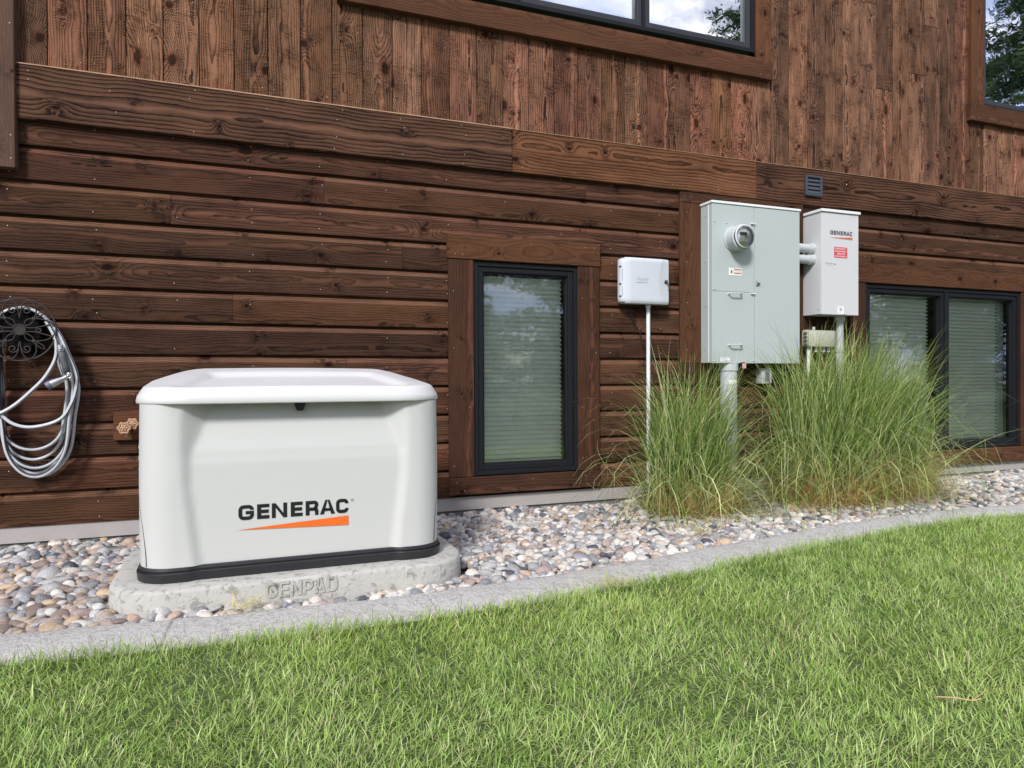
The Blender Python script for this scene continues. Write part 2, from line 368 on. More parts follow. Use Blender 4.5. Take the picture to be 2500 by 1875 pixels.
# ================================================================ THE HOUSE
house = empty('house', (0, 0, 0), 'brown timber clad house wall with horizontal lower siding and vertical planks above', 'house')
LIP0, EXP = .113, .185
W1 = (1.37, 2.13, .252, 1.668)          # window 1 frame x0,x1,z0,z1
W2 = (4.785, 6.70, .252, 1.672)
UW = (.73, 3.655, 3.405, 4.9)
UR = (6.20, 8.1, 3.345, 4.9)
sid = Wood()
cut = {9: [-.425], 10: [.42], 8: [.9], 6: [-.1, 2.6], 4: [.55], 5: [2.5], 2: [-.6], 11: [2.2]}
def course(k):
    z0 = LIP0+EXP*k
    pr = [(.030, z0), (.0, z0), (-.001, z0+.004), (-.001, z0+.137), (.001, z0+.141), (.019, z0+.169), (.024, z0+.172), (.024, z0+.186)]
    blocks = []
    if k <= 8: blocks += [(1.24, 2.25), (4.65, 6.88)]
    if k >= 5: blocks += [(3.0, 4.08)]
    if k == 4: blocks += [(3.0, 4.08)]
    x = -4.5; end = 8.5; segs = []
    blocks.sort()
    for a, b in blocks: segs.append((x, a)); x = b
    segs.append((x, end))
    for a, b in segs:
        js = sorted([j for j in cut.get(k, []) if a+.2 < j < b-.2])
        c0 = a
        pts = [a]+js
        lx = pts[-1]
        while b-lx > 4.2: lx += random.uniform(2.4, 3.8); pts.append(lx)
        pts.append(b)
        for i in range(len(pts)-1):
            bc = (random.random(), random.random(), random.random()**4*.25, 1); u0 = random.uniform(0, 60); yo = random.uniform(-.0012, .0012)
            xa, xb = pts[i]+.0008, pts[i+1]-.0008; acc = 0
            for j in range(len(pr)-1):
                (ya, za), (yb, zb) = pr[j], pr[j+1]; dl = math.hypot(yb-ya, zb-za)
                sid.face([(xa, ya+yo, za), (xb, ya+yo, za), (xb, yb+yo, zb), (xa, yb+yo, zb)],
                         [(xa+u0, acc-.09), (xb+u0, acc-.09), (xb+u0, acc+dl-.09), (xa+u0, acc+dl-.09)], bc if j != 4 else (bc[0], 2.1, .0, 1))  # bevel strip toned paler: sky light on the slope put into its colour
                acc += dl
            x_ = math.ceil(xa/.4)*.4
            while x_ < xb:
                for zz in (z0+.035, z0+.118):
                    if random.random() < .5: sid.nail(x_+random.uniform(-.012, .012), -.0005+yo, zz+random.uniform(-.006, .006))
                x_ += .4
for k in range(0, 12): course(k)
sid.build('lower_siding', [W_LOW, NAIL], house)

# upper vertical planks
upw = Wood()
x = -1.011-.1855*18
jn = {24: None}
i = 0
while x < 8.6:
    xa, xb = x+.0022, x+.1855-.0022
    mid = (xa+xb)/2
    top = 4.9
    if UW[0]-.16 < mid < UW[1]+.12: top = 3.30
    if UR[0]-.15 < mid: top = 3.28
    cuts = [2.45]
    if top > 4: 
        if random.random() < .35: cuts.append(random.uniform(3.1, 4.3))
    cuts.append(top)
    for j in range(len(cuts)-1):
        yo = random.uniform(-.0018, .0018)
        upw.board(xa, xb, -.004+yo, .018, cuts[j]+.0012, cuts[j+1]-.0012, 'z', tone=random.random(), org=random.random()**3*.35, ch=.0022, tilt=random.uniform(-.0015, .0015))
        zz = 2.62
        while zz < cuts[j+1]:
            for xx in (xa+.03, xb-.03):
                if random.random() < .4: upw.nail(xx, -.005+yo, zz+random.uniform(-.01, .01), .0022)
            zz += .42
    x += .1855; i += 1
upw.build('upper_planking', [W_UP, NAIL], house)
DARK = simple('dark_gap', (.012, .009, .008), .9)
bk = MB()
for (a, b, c_, d_) in [(-4.5, 8.6, 2.3, 3.29), (-4.5, UW[0], 3.29, 4.9), (UW[1], UR[0], 3.29, 4.9), (-4.5, 1.30, .05, 2.3), (2.19, 4.72, .05, 2.3), (6.76, 8.6, .05, 2.3), (1.30, 2.19, 1.6685, 2.3), (4.72, 6.76, 1.6725, 2.3), (1.30, 2.19, .05, .2515), (4.72, 6.76, .05, .2515), (1.30, 1.3695, .252, 1.668), (2.1305, 2.19, .252, 1.668), (4.72, 4.7845, .252, 1.672), (6.7005, 6.76, .252, 1.672)]:
    bk.box(a, b, .031, .05, c_, d_)
bk.build('wall_sheathing', DARK, house)

# belt boards
bt = Wood(); bt.board(-1.15, 1.636, -.036, .0, 2.272, 2.556, 'x', tone=.45, org=.10, u0=3.3, rnd=.31, ch=.004)
for xx in np.arange(-1.1, 1.6, .4):
    for zz in (2.30, 2.36, 2.48, 2.53):
        if random.random() < .6: bt.nail(xx+random.uniform(-.03, .03), -.0365, zz+random.uniform(-.01, .01))
tag(bt.build('belt_board', [W_BELT, NAIL], house), 'dark belt board with bold wavy grain, left length')
bt = Wood(); bt.board(1.640, 3.655, -.034, .0, 2.274, 2.556, 'x', tone=.6, org=.48, u0=11.8, rnd=.62, ch=.004)
for xx in np.arange(1.7, 3.6, .4):
    for zz in (2.31, 2.52):
        if random.random() < .6: bt.nail(xx+random.uniform(-.03, .03), -.0345, zz)
tag(bt.build('belt_board', [W_BELT, NAIL], house), 'orange brown belt board with round knots, middle length')
bt = Wood(); bt.board(3.659, 8.6, -.034, .0, 2.272, 2.556, 'x', tone=.3, org=.12, u0=21.3, rnd=.87, ch=.004)
bt.nail(4.56, -.0345, 2.47, .006)
tag(bt.build('belt_board', [W_BELT, NAIL], house), 'dark brown belt board running on to the right')
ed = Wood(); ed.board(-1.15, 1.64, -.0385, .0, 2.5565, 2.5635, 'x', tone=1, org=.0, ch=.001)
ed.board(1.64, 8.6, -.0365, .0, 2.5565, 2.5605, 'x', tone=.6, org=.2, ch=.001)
W_EDGE = wood('edge_highlight_wood', (.42, .29, .19), (.20, .12, .075), ring=.3, wear=.6, knotrate=0.0)  # pale added strip: highlight on the belt's top edge put into its colour
ed.build('belt_edge_highlight', [W_EDGE, NAIL], house)
# corner board far left
cb_ = Wood(); cb_.board(-1.50, -1.146, -.062, -.004, 2.0, 4.9, 'z', tone=.35, ch=.004, u0=5)
for zz in (2.05, 2.17, 2.75): cb_.nail(-1.165, -.0625, zz, .003)
cb_.build('corner_board', [wood('corner_wood', (.13, .078, .054), (.040, .026, .020), ring=.35, wear=.5, knotrate=.2, spread=.1), NAIL], house)
# boards framing the electrical cabinet
fr = Wood()
fr.board(2.965, 4.12, -.026, 0, 2.192, 2.270, 'x', tone=.45)
fr.board(2.965, 3.24, -.026, 0, 1.003, 2.190, 'z', tone=.75, org=.15)
fr.board(3.243, 3.955, -.012, 0, 1.003, 2.190, 'z', tone=.2)
fr.board(3.958, 4.12, -.026, 0, 1.003, 2.190, 'z', tone=.35)
fr.board(2.965, 4.12, -.026, 0, .845, 1.001, 'x', tone=.2)
for zz in (1.1, 1.45, 1.75, 2.12): fr.nail(3.02, -.0265, zz); 
for xx in (3.0, 3.06, 3.5): fr.nail(xx, -.0265, 2.24)
fr.build('cabinet_backing_boards', [W_TRIM, NAIL], house)

# foundation: pale flashing above, rough concrete below
def mat_found():
    t = NT('foundation_concrete'); p = t.pos(); f = t.noise(p, 9, 6, .7); g = t.noise(p, 90, 4, .7)
    c = t.mix(f, (.15, .145, .135), (.24, .235, .22)); c = t.mix(t.mr(g, .5, .75), c, (.10, .095, .085))
    t.P(Base_Color=c, Roughness=.92); t.bump(g, .5, .006); return t.mat
def mat_flash():
    t = NT('grey_flashing'); p = t.pos(); f = t.noise(p, 5, 6, .7); g = t.noise(p, 60, 4, .7)
    c = t.mix(f, (.33, .305, .285), (.42, .39, .37)); c = t.mix(t.m('MULTIPLY', t.mr(g, .55, .8), .4), c, (.24, .22, .20))
    t.P(Base_Color=c, Roughness=.8); t.bump(g, .15, .003); return t.mat
fo = MB(); fo.box(-4.5, 8.6, .020, .09, -.30, .032); fo.build('foundation', mat_found(), house)
fo = MB(); fo.box(-4.5, 8.6, .006, .028, .028, .112); fo.build('foundation_flashing', mat_flash(), house)

# ---- windows
BLACK = simple('black_window_frame', (.010, .011, .014), .55, var=.15, scale=20, spec=.22)
GREYV = simple('grey_vinyl', (.034, .037, .043), .5, spec=.3)
SHADE = None
def mat_glass(name, tint, refl, wav=.0):
    t = NT(name); t.t.nodes.remove(t.b)
    tr = t.n('BsdfTransparent', {'Color': tint}); gl = t.n('BsdfGlossy', {'Roughness': .012, 'Color': (.93, .96, 1.0)})
    bp = t.n('Bump', {'Strength': .06, 'Distance': .02, 'Height': t.noise(t.pos(), 3.2, 2, .5)})
    t.set(gl.inputs['Normal'], bp.outputs[0])
    fn = t.n('Fresnel', {'IOR': 1.5}); f = t.m('ADD', t.m('MULTIPLY', fn.outputs[0], 1.5), refl, clamp=True)
    mx_ = t.n('MixShader', {0: f, 1: tr.outputs[0], 2: gl.outputs[0]}); t.set(t.out.inputs['Surface'], mx_.outputs[0]); return t.mat
GLASS = mat_glass('low_window_glass', (.94, 1.0, .94), .12)
GLASSU = mat_glass('upper_window_glass', (.40, .48, .48), .78)
def mat_blind():
    t = NT('pleated_shade_fabric'); p = t.pos(); f = t.noise(p, 8, 4, .6)
    t.P(Base_Color=t.mix(f, (.92, .93, .88), (.96, .96, .92)), Roughness=.9); return t.mat
BLIND = mat_blind()
ROOM = simple('dim_room_interior', (.05, .055, .05), .9)

def casement(x0, x1, z0, z1, parent, panes, glass, top_open=False, y=-.012):
    """frame mesh with stepped sash rails; panes = list of (xa, xb)"""
    f = MB()
    o = .030                                           # outer frame
    f.box(x0, x0+o, y, .07, z0, z1, .002); f.box(x1-o, x1, y, .07, z0, z1, .002)
    f.box(x0+o, x1-o, y, .07, z0, z0+o, .002)
    if not top_open: f.box(x0+o, x1-o, y, .07, z1-o, z1, .002)
    for i in range(len(panes)-1):
        m_ = (panes[i][1]+panes[i+1][0])/2; f.box(m_-.012, m_+.012, y+.001, .07, z0+o, z1-o, .002)
    w = f.build('window_frame', BLACK, parent)
    for (a, b) in panes:
        s_ = MB(); r = .036; yy = y+.010
        zb, zt = z0+o+.001, (z1-o-.001)
        for (p0, p1, q0, q1) in ((a, a+r, zb, zt), (b-r, b, zb, zt), (a+r, b-r, zb, zb+r), (a+r, b-r, zt-r, zt)):
            s_.box(p0, p1, yy, .05, q0, q1, .003)
        r2 = .046
        for (p0, p1, q0, q1) in ((a+r-.004, a+r2, zb+r-.004, zt-r+.004), (b-r2, b-r+.004, zb+r-.004, zt-r+.004), (a+r2, b-r2, zb+r-.004, zb+r2), (a+r2, b-r2, zt-r2, zt-r+.004)):
            s_.box(p0, p1, yy+.012, .045, q0, q1)
        s_.build('sash', GREYV if top_open else BLACK, w)
        g = MB(); g.add([(a+r2-.002, .034, zb+r2-.002), (b-r2+.002, .034, zb+r2-.002), (b-r2+.002, .034, zt-r2+.002), (a+r2-.002, .034, zt-r2+.002)], [(0, 1, 2, 3)])
        g.build('pane', glass, w)
    return w
def pleat(x0, x1, zb, zt, y, w, pitch=.0325, depth=.030):
    vs = []; fs = []; n = int((zt-zb)/pitch); k = 0
    for i in range(n+1):
        z = zb+i*pitch; vs += [(x0, y, z), (x1, y, z), (x0, y-depth, z+pitch*.34), (x1, y-depth, z+pitch*.34), (x0, y-depth*.8, z+pitch*.50), (x1, y-depth*.8, z+pitch*.50)]; k += 3
    for i in range(k-1): fs.append((2*i, 2*i+1, 2*i+3, 2*i+2))
    b = MB().add(vs, fs); b.box(x0, x1, y-.016, y+.006, zb-.018, zb)
    b.build('pleated_blind', BLIND, w)
def room(x0, x1, z0, z1, w, d=1.2):
    b = MB(); y0 = .075
    b.add([(x0, y0, z0), (x1, y0, z0), (x1, y0, z1), (x0, y0, z1), (x0-.3, d, z0-.2), (x1+.8, d, z0-.2), (x1+.8, d, z1+.2), (x0-.3, d, z1+.2)],
          [(4, 5, 6, 7), (0, 1, 5, 4), (1, 2, 6, 5), (2, 3, 7, 6), (3, 0, 4, 7)])
    b.build('room_interior', ROOM, w)

w1 = casement(*W1, house, [(W1[0]+.032, W1[1]-.032)], GLASS); tag(w1, 'narrow black window with pale pleated blind')
pleat(1.44, 2.045, .335, 1.60, .105, w1); room(1.372, 2.128, .255, 1.665, w1)
w2 = casement(*W2, house, [(W2[0]+.032, 5.722), (5.750, W2[1]-.032)], GLASS); tag(w2, 'black double window behind the tall grasses')
pleat(4.86, 5.64, .325, 1.60, .115, w2); pleat(5.80, 6.54, .325, 1.60, .115, w2); room(4.79, 6.695, .255, 1.669, w2)
ps = MB(); ps.box(6.55, 6.64, .10, .13, .29, 1.62); ps.build('blind_side_track', simple('pale_side_track', (.45, .50, .45), .7), w2)
w3 = casement(*UW, house, [(.762, 1.684), (1.712, 2.654), (2.682, 3.623)], GLASSU, True); tag(w3, 'upper window reflecting bright cloud')
room(.735, 3.65, 3.41, 4.88, w3)
w4 = casement(*UR, house, [(6.232, 8.06)], GLASSU, True, y=-.002); tag(w4, 'upper right window with slatted blind and pine reflections')
room(6.205, 8.09, 3.35, 4.88, w4)
bl = MB()
for z in np.arange(3.43, 4.85, .045): bl.add([(6.30, .10, z), (8.0, .10, z), (8.0, .125, z+.030), (6.30, .125, z+.030)], [(0, 1, 2, 3)])
bl.build('slatted_blind', BLIND, w4)

# window trims
def trims(spec, parent, seedtone=.5):
    for nm, a in spec:
        t_ = Wood(); t_.board(*a[:6], axis=a[6], tone=a[7], org=a[8] if len(a) > 8 else 0, ch=.0035)
        if a[6] == 'x':
            for xx in (a[0]+.05, a[0]+.10, a[1]-.05, a[1]-.12, (a[0]+a[1])/2+.03):
                t_.nail(xx, a[2]-.0006, random.choice((a[4]+.03, a[5]-.03)))
        else:
            for zz in np.arange(a[4]+.08, min(a[5], 4.4), .38): t_.nail(a[1]-.03 if random.random() < .5 else a[0]+.03, a[2]-.0006, zz+random.uniform(-.02, .02))
        t_.build(nm, [W_TRIM, NAIL], parent)
trims([('head_trim', (1.188, 2.297, -.034, 0, 1.673, 1.832, 'x', .75, .2)), ('side_trim', (1.197, 1.366, -.028, 0, .247, 1.671, 'z', .55)),
       ('side_trim', (2.126, 2.292, -.028, 0, .247, 1.671, 'z', .6)), ('sill_trim', (1.194, 2.293, -.034, 0, .131, .245, 'x', .45))], w1)
trims([('head_trim', (4.600, 8.5, -.034, 0, 1.679, 1.838, 'x', .6, .15)), ('side_trim', (4.606, 4.780, -.028, 0, .247, 1.676, 'z', .4)),
       ('side_trim', (6.705, 6.89, -.028, 0, .247, 1.676, 'z', .6)), ('sill_trim', (4.60, 7.0, -.034, 0, .113, .245, 'x', .75, .2))], w2)
trims([('side_trim', (3.662, 3.800, -.030, 0, 3.350, 4.9, 'z', .9, .3)), ('sill_trim', (.50, 3.795, -.055, 0, 3.195, 3.348, 'x', .85, .15))], w3)
trims([('side_trim', (6.035, 6.195, -.030, 0, 3.338, 4.9, 'z', 1.0, .22)), ('sill_trim', (5.995, 8.5, -.050, 0, 3.178, 3.335, 'x', .6, .1))], w4)

# ================================================================ paints and metals
def paint(name, col, rough=.45, bump=.05, grime=.12):
    t = NT(name); p = t.pos(); f = t.noise(p, 3, 6, .7); g = t.noise(p, 700, 2, .6); s = t.noise(t.n('Mapping', {'Vector': p, 'Scale': (14, 14, 2)}).outputs[0], 1.5, 5, .65)
    c = t.mix(t.m('MULTIPLY', t.mr(f, .35, .75), grime), col, tuple(x*.82 for x in col)); c = t.mix(t.m('MULTIPLY', t.mr(s, .55, .8), grime), c, tuple(x*y for x, y in zip(col, (.80, .79, .74))))
    t.P(Base_Color=c, Roughness=t.mr(f, .3, .7, rough-.05, rough+.1)); t.bump(g, bump, .0008); return t.mat
GENW = paint('warm_white_powder_coat', (.548, .550, .532), .42, .10, .06)
LIDW = paint('white_lid_plastic', (.625, .620, .612), .36, .12, .06)
BLKP = simple('black_plastic', (.018, .018, .020), .45, var=.3, scale=30, bump=.2)
INK = simple('black_lettering', (.010, .010, .011), .4)
ORANGE = simple('orange_lettering', (.78, .145, .018), .4, var=.03)
ASH = paint('grey_green_enclosure_paint', (.450, .500, .490), .40, .08, .14)
ASHL = paint('light_cap_paint', (.80, .83, .82), .4, .08, .1)
TSW = paint('pale_grey_switch_paint', (.61, .612, .622), .4, .08, .14)
TSC = paint('white_cap_paint', (.80, .80, .81), .35, .05, .08)
CONT = paint('light_grey_plastic', (.58, .61, .655), .38, .10, .06)
PVC = paint('grey_pvc', (.50, .52, .53), .45, .08, .2)
GALV = paint('galvanised_steel', (.50, .52, .53), .35, .08, .25)
WHITEC = paint('white_painted_conduit', (.74, .76, .77), .45, .05, .1)
STK = simple('white_sticker', (.82, .82, .80), .4, var=.04)
METAL = simple('bright_metal', (.62, .63, .64), .28, 1.0)
DKM = simple('dark_bronze_iron', (.036, .030, .028), .55, var=.3, scale=60, spec=.25)
BRASS = simple('weathered_brass', (.45, .27, .16), .55, .15, var=.35, scale=60)
RED = simple('red_label', (.62, .045, .07), .4, var=.05)
PINK = simple('pink_tag', (.75, .38, .38), .5)

# ---- lettering: stroke ribbons
def arcp(cx, cy, r, a0, a1, n=5): return [(cx+r*math.cos(math.radians(a0+(a1-a0)*i/n)), cy+r*math.sin(math.radians(a0+(a1-a0)*i/n))) for i in range(n+1)]
def ribbon(pts, w, closed=False):
    n = len(pts); Lf = []; Rt = []
    for i in range(n):
        if closed: a, b, c = pts[i-1], pts[i], pts[(i+1) % n]
        else: a, b, c = pts[max(i-1, 0)], pts[i], pts[min(i+1, n-1)]
        d1 = Vector((b[0]-a[0], b[1]-a[1])); d2 = Vector((c[0]-b[0], c[1]-b[1]))
        if d1.length < 1e-9: d1 = d2
        if d2.length < 1e-9: d2 = d1
        d1 = d1.normalized(); d2 = d2.normalized(); n1 = Vector((-d1.y, d1.x)); n2 = Vector((-d2.y, d2.x)); nn = (n1+n2)
        nn.normalize(); k = w/2/max(.35, nn.dot(n1))
        Lf.append((b[0]+nn.x*k, b[1]+nn.y*k)); Rt.append((b[0]-nn.x*k, b[1]-nn.y*k))
    q = []
    for i in range(n if closed else n-1):
        j = (i+1) % n; q.append([Rt[i], Rt[j], Lf[j], Lf[i]])
    return q
def glyph(ch, w, h, s, r=None):
    """polygons of a wide square-shouldered capital in a w x h box, stroke s"""
    e = s/2; r = min(w, h)*.22 if r is None else r
    x0, x1, y0, y1 = e, w-e, e, h-e
    R = lambda pts: ribbon(pts, s)
    if ch in 'GC':
        p = [(x1, y1-h*.22)]+arcp(x1-r, y1-r, r, 0, 90)+arcp(x0+r, y1-r, r, 90, 180)+arcp(x0+r, y0+r, r, 180, 270)+arcp(x1-r, y0+r, r, 270, 360)
        if ch == 'G': p += [(x1, h*.50-e), ]; return R(p)+[[(w*.47, h*.5-e), (w, h*.5-e), (w, h*.5+e*.8), (w*.47, h*.5+e*.8)]]
        return R(p+[(x1, y0+h*.22)])
    if ch == 'E': return [[(0, 0), (s*1.1, 0), (s*1.1, h), (0, h)]]+[[(s*1.1, y), (w*q_, y), (w*q_, y+s), (s*1.1, y+s)] for y, q_ in ((0, 1), (h/2-e, .95), (h-s, 1))]
    if ch == 'N':
        d = s*1.28
        return [[(0, 0), (s*1.05, 0), (s*1.05, h), (0, h)], [(w-s*1.05, 0), (w, 0), (w, h), (w-s*1.05, h)], [(s*1.05, h), (s*1.05, h-d*1.0), (w-s*1.05, 0), (w-s*1.05, d*1.0)][::-1]]
    if ch == 'R':
        return [[(0, 0), (s*1.1, 0), (s*1.1, h), (0, h)]]+R([(s*1.1, y1)]+arcp(x1-r*.8, y1-r*.8, r*.8, 90, 0)+arcp(x1-r*.8, h*.42+r*.5, r*.5, 0, -90)+[(s*1.1, h*.42)])+R([(w*.62, h*.42)]+arcp(x1-r*.6, h*.36-r*.6+e*.3, r*.6, 90, 0)+[(x1, 0)])
    if ch == 'A':
        m = w/2; return [[(0, 0), (s*1.15, 0), (m+s*.0, h), (m-s*.62, h)], [(w-s*1.15, 0), (w, 0), (m+s*.62, h), (m, h)], [(w*.22, h*.22), (w*.78, h*.22), (w*.72, h*.22+s*.85), (w*.28, h*.22+s*.85)]]
    if ch == 'P': return [[(0, 0), (s, 0), (s, h), (0, h)]]+R([(s, y1)]+arcp(x1-r, y1-r, r, 90, 0)+arcp(x1-r, h*.38+r, r, 0, -90)+[(s, h*.38)])
    if ch == 'D': return [[(0, 0), (s, 0), (s, h), (0, h)]]+R([(s, y1)]+arcp(x1-r, y1-r, r, 90, 0)+arcp(x1-r, y0+r, r, 0, -90)+[(s, y0)])
    return []
def put_polys(mb, polys, fx, thick):
    """polys in 2-D; fx maps (x, z, off) to 3-D; extruded by thick"""
    for pl in polys:
        n = len(pl); fr_ = [fx(p[0], p[1], thick) for p in pl]; bk_ = [fx(p[0], p[1], 0) for p in pl]
        mb.add(fr_+bk_, [list(range(n))]+[[i, (i+1) % n, n+(i+1) % n, n+i][::-1] for i in range(n)])
def brand(mb_ink, mb_or, x0, x1, zb, zt, wz0, wz1, fx, flip=False):
    hs = zt-zb; tot = x1-x0; adv = [(0.0, .134), (.162, .108), (.292, .137), (.462, .108), (.598, .118), (.730, .142), (.882, .118)]
    for ch, (a, w) in zip('GENERAC', adv):
        pl = glyph(ch, w*tot, hs, hs*.235)
        put_polys(mb_ink, [[(x0+a*tot+p[0], zb+p[1]) for p in q_] for q_ in pl], fx, .0007)
    tip = (x0-.002, wz0+(wz1-wz0)*.33)
    put_polys(mb_or, [[tip, (x1, wz0), (x1, wz1)]], fx, .0007)
def text_mesh(txt, size, shear=0.0, bold=.0):
    cu = bpy.data.curves.new('t', 'FONT'); cu.body = txt; cu.size = size; cu.shear = shear; cu.offset = bold; cu.align_x = 'LEFT'; cu.resolution_u = 2
    ob = bpy.data.objects.new('t', cu); C.objects.link(ob); bpy.context.view_layer.update()
    me = bpy.data.meshes.new_from_object(ob.evaluated_get(bpy.context.evaluated_depsgraph_get()))
    vs = [v.co.copy() for v in me.vertices]; fs = [list(p.vertices) for p in me.polygons]
    bpy.data.objects.remove(ob); bpy.data.curves.remove(cu); bpy.data.meshes.remove(me)
    w = max(v.x for v in vs)-min(v.x for v in vs); x0 = min(v.x for v in vs)
    return [(v.x-x0, v.y) for v in vs], fs, w
def put_text(mb, txt, x0, z0, width, height, y, shear=0.0, bold=0.0):
    vs, fs, w = text_mesh(txt, 1.0, shear, bold); zs = [v[1] for v in vs]; h = max(zs)-min(zs); zm = min(zs)
    mb.add([(x0+v[0]/w*width, y, z0+(v[1]-zm)/h*height) for v in vs], fs)

# ================================================================ GENERATOR
def sst(a, b, x):
    t = max(0., min(1., (x-a)/(b-a))); return t*t*(3-2*t)
def rrect(hx, hy, r, nf=72, nc=10, ns_=16):
    """rounded rectangle, counter-clockwise from front-left, dense front edge (y = -hy)"""
    p = []
    for i in range(nf): p.append((-hx+r+(2*hx-2*r)*i/(nf), -hy))
    for i in range(nc): a = -PI/2+PI/2*i/nc; p.append((hx-r+r*math.cos(a), -hy+r+r*math.sin(a)))
    for i in range(ns_): p.append((hx, -hy+r+(2*hy-2*r)*i/ns_))
    for i in range(nc): a = PI/2*i/nc; p.append((hx-r+r*math.cos(a), hy-r+r*math.sin(a)))
    for i in range(ns_*2): p.append((hx-r-(2*hx-2*r)*i/(ns_*2), hy))
    for i in range(nc): a = PI/2+PI/2*i/nc; p.append((-hx+r+r*math.cos(a), hy-r+r*math.sin(a)))
    for i in range(ns_): p.append((-hx, hy-r-(2*hy-2*r)*i/ns_))
    for i in range(nc): a = PI+PI/2*i/nc; p.append((-hx+r+r*math.cos(a), -hy+r+r*math.sin(a)))
    return p
def loft(rings, cap=True):
    mb = MB(); n = len(rings[0]); vs = [p for r in rings for p in r]; fs = []
    for i in range(len(rings)-1):
        for k in range(n): fs.append((i*n+k, i*n+(k+1) % n, (i+1)*n+(k+1) % n, (i+1)*n+k))
    if cap: fs += [[(len(rings)-1)*n+k for k in range(n)]]
    return mb.add(vs, fs)
GX0, GY0, GZ0 = .188, -1.015, .090
gen = empty('standby_generator', (GX0, GY0, GZ0), 'white home standby generator with rounded lid and orange logo on concrete pad', 'generator', rz=math.radians(.5))
HX, HY = .621, .318
def recess(x, t):
    """how far the front is pressed in at local x, height fraction t"""
    if t < .5: hw = .398+(.437-.398)*(t/.5)
    else: hw = .437-.040*max(0, (t-.70)/.30)
    bw = .018+.030*sst(.62, .95, t)
    D = .020+.046*max(0., t-.665)/.335+.003*math.exp(-((t-.665)/.025)**2)
    a = abs(x); q_ = max(0., min(1., (a-hw+bw)/(2*bw))); return D*(1-(.75*q_+.25*q_*q_*(3-2*q_)))
BH = .705-.058
rings = []
for i in range(61):
    t = i/60; z = .058+BH*t; ins = .003+.004*abs(t-.45)**1.5*2; r = .130
    ring = [(x, y+(recess(x, t) if y < -HY+.03 and abs(x) < .55 else 0), z) for (x, y) in rrect(HX-ins, HY-ins, r)]
    rings.append(ring)
body = loft(rings).build('body', GENW, gen, world=False, auto=40)
def base_ring(z, o):
    return [(x, y+(.014*(1-sst(.395, .440, abs(x+.0))) if y < -HY+.03 else 0), z) for (x, y) in rrect(HX+o, HY+o, .135)]
rings = [base_ring(z, o) for z, o in [(0, .001), (.003, .005), (.036, .008), (.0385, .006), (.0390, .0), (.0445, .0), (.0450, .003), (.0465, .004), (.048, .001), (.057, -.001), (.0585, -.008)]]
loft(rings).build('base_skirt', BLKP, gen, world=False, auto=35)
def lidtop(x, y):
    f = (y+HY)/(2*HY); z = .764+.087*max(0, f)**.9
    ax = abs(x-.0); hwid = .455-.12*sst(0, 1, f)
    d = .020*(1-sst(hwid-.022, hwid+.022, ax))*(1-sst(.66, .76, f))*sst(.03, .09, f)
    z -= d; z += .010*(1-(x/HX)**2)-.038*sst(.40, .66, ax)*max(0, f)-.008*sst(.50, .64, ax)
    return z
rings = []
for ins, kind in [(.020, 'b0'), (-.006, 'b'), (-.012, 'b1'), (-.014, 'b2'), (-.010, 'r1'), (.004, 'r2'), (.011, 'r3'), (.018, 'r4'), (.023, 't'), (.030, 't'), (.040, 't'), (.052, 't'), (.07, 't'), (.09, 't'), (.11, 't'), (.13, 't'), (.15, 't'), (.17, 't'), (.19, 't'), (.21, 't'), (.23, 't'), (.25, 't'), (.27, 't'), (.29, 't'), (.31, 't')]:
    ring = []
    for (x, y) in rrect(HX-.001-ins, HY+.014-ins, max(.215-ins*.80, .01) if ins > 0 else .215):
        tp = lidtop(x, y)
        z = {'b0': .704, 'b': .7045, 'b1': .708, 'b2': .716, 't': tp}.get(kind)
        if z is None:
            lo = .716; f = {'r1': .36, 'r2': .78, 'r3': .93, 'r4': .99}[kind]; z = lo+(tp-lo)*f
        ring.append((x, y, z))
    rings.append(ring)
loft(rings).build('lid', LIDW, gen, world=False, auto=38)
lt = MB(); lt.add([(-.024, 0, 0), (.024, 0, 0), (.013, 0, -.034), (-.013, 0, -.034), (-.024, .02, 0), (.024, .02, 0), (.013, .02, -.034), (-.013, .02, -.034)], [(3, 2, 1, 0), (4, 5, 6, 7), (0, 1, 5, 4), (1, 2, 6, 5), (2, 3, 7, 6), (3, 0, 4, 7)])
bm = bmesh.new(); m_ = lt.mesh(); bm.from_mesh(m_); bmesh.ops.bevel(bm, geom=bm.edges[:], offset=.003, segments=2, affect='EDGES'); bm.to_mesh(m_); bm.free()
lo = link('latch', m_, BLKP, gen, world=False); lo.location = (.0, -HY+.032, .703)
# panel seams as thin dark inset strips following the body
def seam(pts, name='panel_seam'):
    MB().tube(pts, .0016, 6).build(name, simple('seam_gap', (.05, .05, .055), .8), gen, world=False)
sl_ = [(-.6115+.024*(1-j/12)**2*1.0, None, .062+.36*j/12) for j in range(13)]
def corner_y(x, ins=.004):
    hx, hy, r = HX-ins, HY-ins, .130; ax = abs(x)
    if ax <= hx-r: return -hy
    d = min(r, ax-(hx-r)); return -(hy-r)-math.sqrt(max(0, r*r-d*d))
seam([(x, corner_y(x)-.0003, z) for x, _, z in [(-.585-.035*sst(0, 1, j/12), 0, .062+.36*j/12) for j in range(13)]])
seam([(x, corner_y(x)-.0003, z) for x, _, z in [(.583+.037*sst(0, 1, j/12), 0, .062+.40*j/12) for j in range(13)]])
